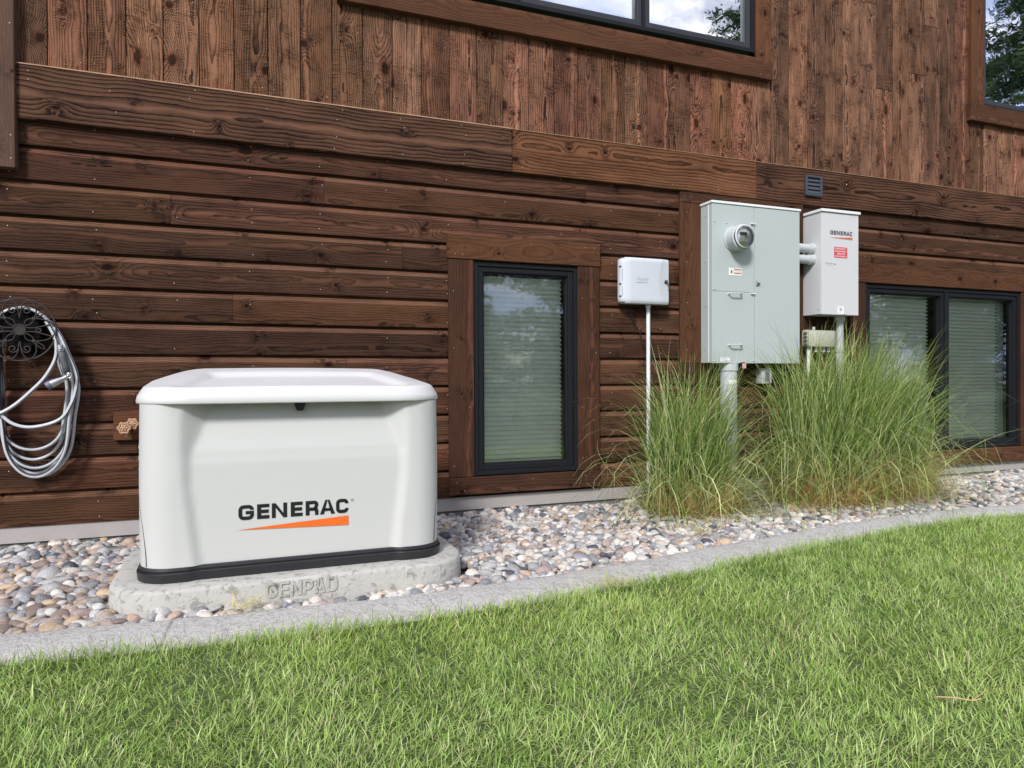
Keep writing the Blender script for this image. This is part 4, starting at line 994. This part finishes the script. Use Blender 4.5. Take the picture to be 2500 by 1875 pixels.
def rotm(a, b, c):
    ca, sa, cb_2, sb, cc_, sc_ = np.cos(a), np.sin(a), np.cos(b), np.sin(b), np.cos(c), np.sin(c); z = np.zeros_like(a); o = z+1
    Rz = np.stack([np.stack([ca, -sa, z], -1), np.stack([sa, ca, z], -1), np.stack([z, z, o], -1)], -2)
    Rx = np.stack([np.stack([o, z, z], -1), np.stack([z, cb_2, -sb], -1), np.stack([z, sb, cb_2], -1)], -2)
    Ry = np.stack([np.stack([cc_, z, sc_], -1), np.stack([z, o, z], -1), np.stack([-sc_, z, cc_], -1)], -2)
    return Rz @ Rx @ Ry
PALB = np.array([[.66, .62, .565], [.55, .545, .53], [.60, .545, .475], [.40, .40, .40], [.24, .25, .26], [.30, .31, .34], [.10, .11, .13], [.46, .37, .31], [.42, .31, .24], [.52, .40, .27], [.36, .29, .27], [.24, .19, .16], [.30, .30, .31], [.48, .46, .43]])
def pebbles():
    pts = []
    x = -3.2
    area = []
    rng = RNG
    def inpad(X, Y, m): return (abs(X-.21) < .745+m) & (abs(Y+.975) < .462+m)
    allv, allf, allc = [], [], []; off = 0
    for layer, (sp, sz0, sz1, z0, z1) in enumerate([(.034, .016, .028, -.030, -.016), (.037, .015, .029, -.014, -.002), (.050, .015, .031, -.002, .006)]):
        gx_, gy_ = np.meshgrid(np.arange(-3.0, 8.0, sp), np.arange(-2.3, .02, sp))
        X = (gx_+rng.uniform(-.5, .5, gx_.shape)*sp).ravel(); Y = (gy_+rng.uniform(-.5, .5, gx_.shape)*sp).ravel()
        k = (Y > cb(X)+.012) & (Y < .004); 
        ax, ay = np.abs(X-.21), np.abs(Y+.975); inside = (ax < .745+.008) & (ay < .462+.008) & ~((ax > .60) & (ay > .32) & (np.hypot(ax-.545, ay-.262) > .21))
        k &= ~inside
        X, Y = X[k], Y[k]; n = len(X)
        near = X < .0
        s = rng.uniform(sz0, sz1, n)*np.where(rng.random(n) < .10, 1.45, 1)
        s *= np.where(X < -.45, rng.choice([1, 1.15, 1.4], n, p=[.5, .3, .2]), 1)*np.where((X > -.5) & (X < 1.1) & (Y < -1.38), 1.12, 1)
        sub = 3 if layer else 2
        el = rng.uniform(.62, 1.0, n); fl = rng.uniform(.42, .75, n); big = (X < -.35) & (Y < -.75) & (rng.random(n) < .30); s = np.where(big, s*1.35, s); el = np.where(big, el*.75, el); fl = np.where(big, .36, fl)
        rot = rotm(rng.uniform(0, 2*PI, n), rng.normal(0, .28, n), rng.normal(0, .28, n))
        Z = rng.uniform(z0, z1, n)+.010*np.sin(X*5)*np.sin(Y*6+1)
        Z += np.where((X > -.6) & (X < 1.0) & (Y < -1.40), -.004, 0)
        base, fcs = ico(3 if layer == 2 else 2)
        ph = rng.uniform(0, 6.28, (n, 3)); fq = rng.uniform(.8, 1.7, (n, 3))
        B = np.broadcast_to(base, (n,)+base.shape).copy()
        w = 1+.10*np.sin(B[:, :, 0]*fq[:, None, 0]*2+ph[:, None, 0])+.10*np.sin(B[:, :, 1]*fq[:, None, 1]*2+ph[:, None, 1])+.06*np.sin(B[:, :, 2]*3+ph[:, None, 2])
        B *= w[:, :, None]; B *= np.stack([s, s*el, s*fl], -1)[:, None, :]
        B = np.einsum('nij,nkj->nki', rot, B); B += np.stack([X, Y, Z], -1)[:, None, :]
        wts = np.array([.16, .14, .10, .10, .07, .07, .05, .06, .04, .03, .05, .03, .05, .05]); wts /= wts.sum()
        wl = np.array([.08, .09, .06, .12, .11, .08, .05, .09, .08, .05, .06, .06, .07, .05]); wl /= wl.sum()
        ci = np.where(X < -.30, rng.choice(len(PALB), n, p=wl), rng.choice(len(PALB), n, p=wts))
        ci = np.where(big, rng.choice([7, 8, 10, 11, 9, 3], n), ci)
        col = PALB[ci]*rng.uniform(.82, 1.12, (n, 1))
        nv = len(base); allv.append(B.reshape(-1, 3)); allc.append(np.repeat(col, nv, 0))
        allf.append((fcs[None]+(np.arange(n)*nv)[:, None, None]+off).reshape(-1, 3)); off += n*nv
    me = np_mesh('pebbles', np.concatenate(allv), np.concatenate(allf), np.concatenate(allc), True)
    return tag(link('pebbles', me, mat_vcol('river_pebbles', .62, speck=True)), 'loose rounded river pebbles in cream, grey and brown', 'pebbles', None, 'stuff')
pebbles()

# ================================================================ GRASS BLADES
def blades(name, base, az, lean0, bend, length, width, col, nseg=3, twist=None, power=1.6, rootcol=None, curl=None):
    """vectorised ribbons. base (n,3); az heading; lean from vertical at root; bend extra lean at tip"""
    n = len(base); V = np.zeros((n, (nseg+1)*2, 3)); p = base.copy(); d = np.stack([np.cos(az), np.sin(az)], -1)
    tw = az+PI/2+(twist if twist is not None else 0); sd_ = np.stack([np.cos(tw), np.sin(tw), np.zeros(n)], -1)
    for i in range(nseg+1):
        t = i/nseg; w = width*(1-t**2.2*.92)*.5
        V[:, 2*i] = p-sd_*w[:, None]; V[:, 2*i+1] = p+sd_*w[:, None]
        if i < nseg:
            tm = (i+.5)/nseg; th = lean0+bend*tm**power; st = length/nseg
            if curl is not None: d = np.stack([np.cos(az+curl*tm**1.5), np.sin(az+curl*tm**1.5)], -1)
            p = p+np.stack([d[:, 0]*np.sin(th)*st, d[:, 1]*np.sin(th)*st, np.cos(th)*st], -1)
            p[:, 2] = np.maximum(p[:, 2], base[:, 2]+.001)
    q = np.array([[2*i, 2*i+1, 2*i+3, 2*i+2] for i in range(nseg)]); k = (nseg+1)*2
    Q_ = (q[None]+(np.arange(n)*k)[:, None, None]).reshape(-1, 4)
    cc_ = np.repeat(col[:, None, :], k, 1)
    tt = np.repeat(np.arange(nseg+1)/nseg, 2)[None, :, None]
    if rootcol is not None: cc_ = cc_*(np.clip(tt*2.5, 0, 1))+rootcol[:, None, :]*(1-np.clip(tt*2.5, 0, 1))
    return V.reshape(-1, 3), Q_, cc_.reshape(-1, 3)
def vnoise(x, y, sc, seed=0):
    r = np.random.default_rng(seed); o = np.zeros_like(x)
    for k in range(6):
        a = r.uniform(0, 2*PI); f = sc*r.uniform(.6, 1.6); o += np.sin((x*np.cos(a)+y*np.sin(a))*f+r.uniform(0, 6.28))
    return o/6
GRASS = mat_vcol('grass_blades', .55, trans=.30, spec=.35)
def lawn():
    rng = RNG; out_v, out_q, out_c = [], [], []; off = 0
    zones = [(-3.5, 8.5, -3.9, -1.2, 17000)]
    for (xa_, xb_, ya_, yb_, den) in zones:
        n = int((xb_-xa_)*(yb_-ya_)*den); X = rng.uniform(xa_, xb_, n); Y = rng.uniform(ya_, yb_, n)
        # keep what the lawn in front of the curb covers, thinning away from view
        k = Y < cf(X)+.028+.012*vnoise(X, Y*0, 9, 21)
        dist = -(Y+4.34); vis = (X > -1.7-.2*(Y+1.5)) & (X < 6.8+(Y+1.2)*1.2)
        k &= vis | (rng.random(n) < .35)
        X, Y = X[k], Y[k]; n = len(X)
        fl = vnoise(X, Y, 7, 1)*PI*2.2; az = fl+rng.normal(0, 1.7, n)
        lean = np.clip(np.abs(rng.normal(.92, .42, n))+.12*vnoise(X, Y, 9, 2), 0, 1.5); ln = rng.uniform(.022, .056, n)*(1+.25*vnoise(X, Y, 7, 3))
        tall = rng.random(n) < .04; ln = np.where(tall, ln*1.35, ln); lean = np.where(tall, lean*.6, lean)
        edge = (cf(X)-Y) < .07; lean = np.where(edge & (rng.random(n) < .6), lean*.45, lean); ln = np.where(edge & (rng.random(n) < .18), ln*1.75, ln)
        bend = rng.uniform(-.1, .9, n); wd_ = rng.uniform(.0014, .0037, n)
        g1, g2, g3, st = np.array([.34, .50, .105]), np.array([.64, .74, .34]), np.array([.11, .21, .04]), np.array([.60, .55, .30])
        pn = .08+vnoise(X, Y, 3.2, 5)*.18+vnoise(X, Y, 11, 6)*.18+rng.normal(0, .48, n)
        col = np.where(pn[:, None] > 0, g1+(g2-g1)*np.clip(pn, 0, 1)[:, None], g1+(g3-g1)*np.clip(-pn, 0, 1)[:, None])
        dry = rng.random(n) < (.06+.22*np.clip(vnoise(X, Y, 6, 9)-.25, 0, 1)); col = np.where(dry[:, None], st*rng.uniform(.7, 1.1, (n, 1)), col)
        yl = np.clip(vnoise(X, Y, 4, 12)*1.2, 0, 1)[:, None]*.35; col = col*(1-yl)+col*np.array([1.18, 1.05, .6])*yl
        col *= rng.uniform(.8, 1.2, (n, 1)); root = col*.42+np.array([.015, .02, .006])  # roots darkened: shade between the blades put into their colour
        Z = np.full(n, -.020)+.006*vnoise(X, Y, 8, 4)
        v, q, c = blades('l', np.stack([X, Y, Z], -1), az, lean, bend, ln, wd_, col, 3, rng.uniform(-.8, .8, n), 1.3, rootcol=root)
        out_v.append(v); out_q.append(q+off); out_c.append(c); off += len(v)
    me = np_mesh('lawn_grass', np.concatenate(out_v), np.concatenate(out_q), np.concatenate(out_c))
    tag(link('lawn_grass', me, GRASS), 'short green mown lawn grass filling the foreground', 'grass', None, 'stuff')
if not SKIP_PLANTS: lawn()

def clump(x, y, h, rad, nb, seed, label, sx=1.0, lean_s=1.0):
    rng = np.random.default_rng(seed)
    root = empty('ornamental_grass', (x, y, -.02), label, 'ornamental grass', 0, 'tall ornamental grasses against the wall')
    def part(name, n, hmin, hmax, lean_, bend_, cols, wid, spread=1.0, power=2.2, inner=0.0, curl=.8):
        a = rng.uniform(0, 2*PI, n) if inner == 0 else -PI/2+rng.normal(0, 1.15, n); r = rad*np.sqrt(inner+(1-inner)*rng.random(n))*spread
        bx_, by_ = r*np.cos(a)*sx, r*np.sin(a)*.8
        az = a+rng.normal(0, 1.1, n); ln = rng.uniform(hmin, hmax, n)*h
        lean = np.abs(rng.normal(lean_, lean_*.7, n))*(.45+.9*r/rad/spread)*lean_s; bend = np.abs(rng.normal(bend_, bend_*.6, n))
        # keep blades off the wall: turn those leaning into it
        into = (np.sin(az) > .15); az = np.where(into & (rng.random(n) < .75), -az, az); lean = np.where(np.sin(az) > .15, lean*.4, lean)
        ci = rng.integers(0, len(cols), n); col = np.array(cols)[ci]*rng.uniform(.75, 1.25, (n, 1))
        v, q, c = blades('c', np.stack([bx_, by_, np.full(n, -.01)], -1), az, lean, bend, ln, rng.uniform(*wid, n), col, 9, rng.uniform(-1, 1, n), power, curl=rng.normal(0, curl, n))
        wy = v[:, 1]+y; v[:, 1] = np.where(wy > -.02, -.02-y-(rng.random(len(v))*.0), v[:, 1])
        v[:, 2] = np.maximum(v[:, 2], .012)
        me = np_mesh(name, v, q, c); link(name, me, GRASS, root, world=False)
    G = [(.25, .36, .08), (.36, .48, .13), (.09, .15, .03), (.60, .68, .34), (.28, .36, .14), (.12, .20, .045), (.50, .52, .22)]
    Sx = [(.78, .60, .30), (.72, .48, .22), (.85, .74, .44), (.60, .36, .16)]
    part('green_blades', nb, .50, 1.12, .15, 1.30, G, (.0045, .0095), power=3.4)
    part('stiff_blades', int(nb*.25), .75, 1.18, .10, .55, G, (.0045, .009), .8)
    part('low_blades', int(nb*.9), .25, .75, .55, 1.7, G+[(.52, .50, .22)], (.0040, .0090), 1.35, curl=1.6)
    part('dry_stalks', int(nb*1.05), .12, .46, .60, 1.0, Sx, (.0030, .0062), 1.45, 1.6, inner=.45, curl=1.3)
    part('arching_blades', 240, .80, 1.20, .50, 2.5, G+[(.50, .50, .28)], (.0045, .0085), 1.1, 2.0, curl=1.0)
if not SKIP_PLANTS:
    clump(2.74, -.44, 1.03, .20, 850, 11, 'left clump of tall grass in front of the thick grey pipe', 1.15)
    clump(3.90, -.47, 1.20, .25, 1500, 12, 'middle and thickest clump of tall grass below the cream box', 1.25, .85)
    clump(4.42, -.42, 1.17, .23, 1300, 13, 'right clump of tall grass in front of the double window', 1.25, .85)
    # dry litter around the clumps and on the pebbles
    rng = RNG; n = 900; X = np.concatenate([rng.normal(3.0, .35, 300), rng.normal(4.4, .7, 450), rng.uniform(-2, 5, 150)]); Y = np.concatenate([rng.normal(-.72, .12, 300), rng.normal(-.85, .13, 450), rng.uniform(-1.4, -.2, 150)])
    k = (Y > cb(X)+.02) & (Y < -.05) & ~((abs(X-.21) < .78) & (abs(Y+.975) < .49)); X, Y = X[k], Y[k]; n = len(X)
    cl = np.array([(.55, .42, .22), (.42, .30, .15), (.62, .54, .33), (.34, .36, .14)])[rng.integers(0, 4, n)]
    TX = np.concatenate([rng.normal(a, .035, 60) for a in (1.42, -.02, 2.35)]); TY = np.concatenate([rng.normal(a, .018, 60) for a in (-1.80, -1.545, -1.12)])
    X = np.concatenate([X, TX]); Y = np.concatenate([Y, TY]); cl = np.concatenate([cl, np.array([(.66, .54, .26), (.50, .50, .20)])[rng.integers(0, 2, len(TX))]]); n = len(X)
    v, q, c = blades('d', np.stack([X, Y, np.full(n, .022)+rng.uniform(0, .01, n)], -1), rng.uniform(0, 2*PI, n), np.concatenate([np.full(n-len(TX), PI/2-.08), rng.uniform(.9, 1.5, len(TX))]), np.zeros(n), rng.uniform(.04, .16, n), rng.uniform(.0016, .004, n), cl, 2, None)
    tag(link('dry_grass_litter', np_mesh('dry_grass_litter', v, q, c), GRASS), 'dry fallen grass blades scattered over the pebbles', 'dry grass', None, 'stuff')
    h = MB(); h.tube(cat([(1.725, -3.010, .026), (1.758, -3.040, .031), (1.790, -3.062, .028), (1.815, -3.070, .032)], 5), [.0017]*16, 6)
    h.tube(cat([(1.790, -3.062, .028), (1.830, -3.058, .035), (1.865, -3.050, .040)], 5), [.0011]*11, 6)
    tag(h.build('twig', simple('straw_twig', (.52, .36, .18), .7), smooth=True), 'thin straw coloured twig lying on the lawn at right', 'twig')

# ================================================================ TREES BEHIND THE CAMERA (seen mirrored in the panes)
BARK = simple('pine_bark', (.12, .085, .06), .9, var=.4, scale=20)
NEED = mat_vcol('pine_needles', .7, trans=.2, spec=.2)
def pine_mesh(h, r0, zlo, seed, dens=1.0):
    rng = np.random.default_rng(seed); tr = MB(); tr.tube([(0, 0, -.1), (.03, .02, h*.35), (-.02, .03, h*.7), (0, 0, h)], [.02*h, .015*h, .009*h, .01], 10)
    B, Hh, Q0, cl = [], [], [], []
    V, Q_, Cc = [], [], []; z = zlo
    while z < h-.15:
        f = (z-zlo)/(h-zlo); L = r0*(1-f)**.75*rng.uniform(.7, 1.1)+.15
        for j in range(rng.integers(3, 6)):
            a = rng.uniform(0, 2*PI); Lb = L*rng.uniform(.6, 1.15); dr = rng.uniform(-.05, .35)*(1-f)
            e = np.array([math.cos(a)*Lb, math.sin(a)*Lb, -dr*Lb+.15*Lb]); p0 = np.array([0, 0, z])
            tr.tube([tuple(p0), tuple(p0+e*.5+np.array([0, 0, -.04*Lb])), tuple(p0+e)], [.012+.010*Lb, .008+.006*Lb, .004], 5, caps=False)
            m = int(Lb*95*dens)
            t = rng.uniform(.18, 1.05, m); c_ = p0+e*t[:, None]+rng.normal(0, 1, (m, 3))*np.array([.16, .16, .09])*(.5+Lb*.35)
            B.append(c_)
        z += rng.uniform(.22, .42)
    B = np.concatenate(B); n = len(B); d1 = rng.normal(0, 1, (n, 3)); d1 /= np.linalg.norm(d1, axis=1)[:, None]; d2 = np.cross(d1, rng.normal(0, 1, (n, 3))); d2 /= np.linalg.norm(d2, axis=1)[:, None]
    s = rng.uniform(.05, .13, n)[:, None]; w = rng.uniform(.010, .030, n)[:, None]
    V = np.stack([B-d1*s-d2*w, B+d1*s-d2*w*.6, B+d1*s+d2*w*.6, B-d1*s+d2*w], 1).reshape(-1, 3); Qn = np.arange(n*4).reshape(-1, 4)
    col = np.repeat(np.array([(.045, .085, .035), (.06, .11, .045), (.035, .065, .03), (.10, .15, .06)])[rng.integers(0, 4, n)], 4, 0)
    return tr.mesh('trunk'), np_mesh('crown', V, Qn, col)
protos = [pine_mesh(9.0, 2.6, 1.2, 5, 1.1), pine_mesh(14.5, 3.0, 2.2, 6, .9), pine_mesh(8.0, 2.8, .2, 8, 1.5)]
for a, b_ in protos: a.materials.append(BARK); b_.materials.append(NEED)
spots = [(5.0, -12.5, 0, .80, 'short full pine across the lawn facing the narrow window'), (8.6, -13.5, 0, .92, 'broad pine across the lawn opposite the wall end'),
         (14.4, -13.0, 1, 1.0, 'tall pine across the lawn seen at the upper window edge'), (18.8, -15.0, 0, 1.1, 'middle pine across the lawn opposite the double window'), (22.4, -12.0, 1, .95, 'tall pine across the lawn mirrored in the upper right window'),
         (24.4, -14.5, 1, 1.45, 'tallest pine across the lawn mirrored in the upper right window'), (27.0, -12.5, 1, 1.30, 'farthest tall pine across the lawn to the right'), (-2.5, -17, 1, .9, 'tall pine far behind to the left of the lawn'), (12.0, -17.5, 0, 1.0, 'short pine set back between its neighbours across the lawn'), (29.0, -11.0, 0, 1.2, 'wide pine at the far right end of the lawn')]
for i, (x, y, k, sc, lb) in enumerate(spots):
    r_ = empty('pine_tree', (x, y, -.045), lb, 'pine tree', rz=i*1.3, group='pines across the lawn, mirrored in the panes'); r_.scale = (sc, sc, sc)
    for nm, me in (('trunk', protos[k][0]), ('crown', protos[k][1])):
        o = bpy.data.objects.new(nm, me); C.objects.link(o); o.parent = r_
far_v, far_q, far_c = [], [], []; off = 0
me = protos[2][1]; nv = len(me.vertices); v = np.zeros(nv*3, np.float32); me.vertices.foreach_get('co', v); v = v.reshape(-1, 3)
cc0 = np.zeros(nv*4, np.float32); me.color_attributes['col'].data.foreach_get('color', cc0); cc0 = cc0.reshape(-1, 4)[:, :3]
for i in range(15):
    sc = .50+.09*((i*3) % 5); a = i*1.7; x = 2+3.1*i+((i*7) % 3-1)*.8; y = -25-((i*5) % 4)*1.5
    far_v.append(np.stack([(v[:, 0]*math.cos(a)-v[:, 1]*math.sin(a))*sc*1.3+x, (v[:, 0]*math.sin(a)+v[:, 1]*math.cos(a))*sc*1.3+y, v[:, 2]*sc], -1)); far_q.append(np.arange(nv).reshape(-1, 4)+off); far_c.append(cc0); off += nv
tag(link('far_wood', np_mesh('far_wood', np.concatenate(far_v), np.concatenate(far_q), np.concatenate(far_c)), NEED), 'low far wood edge across the lawn, mirrored in the panes', 'wood edge', None, 'stuff')
for k in (2,):
    bpy.data.meshes.remove(protos[k][0]); bpy.data.meshes.remove(protos[k][1])
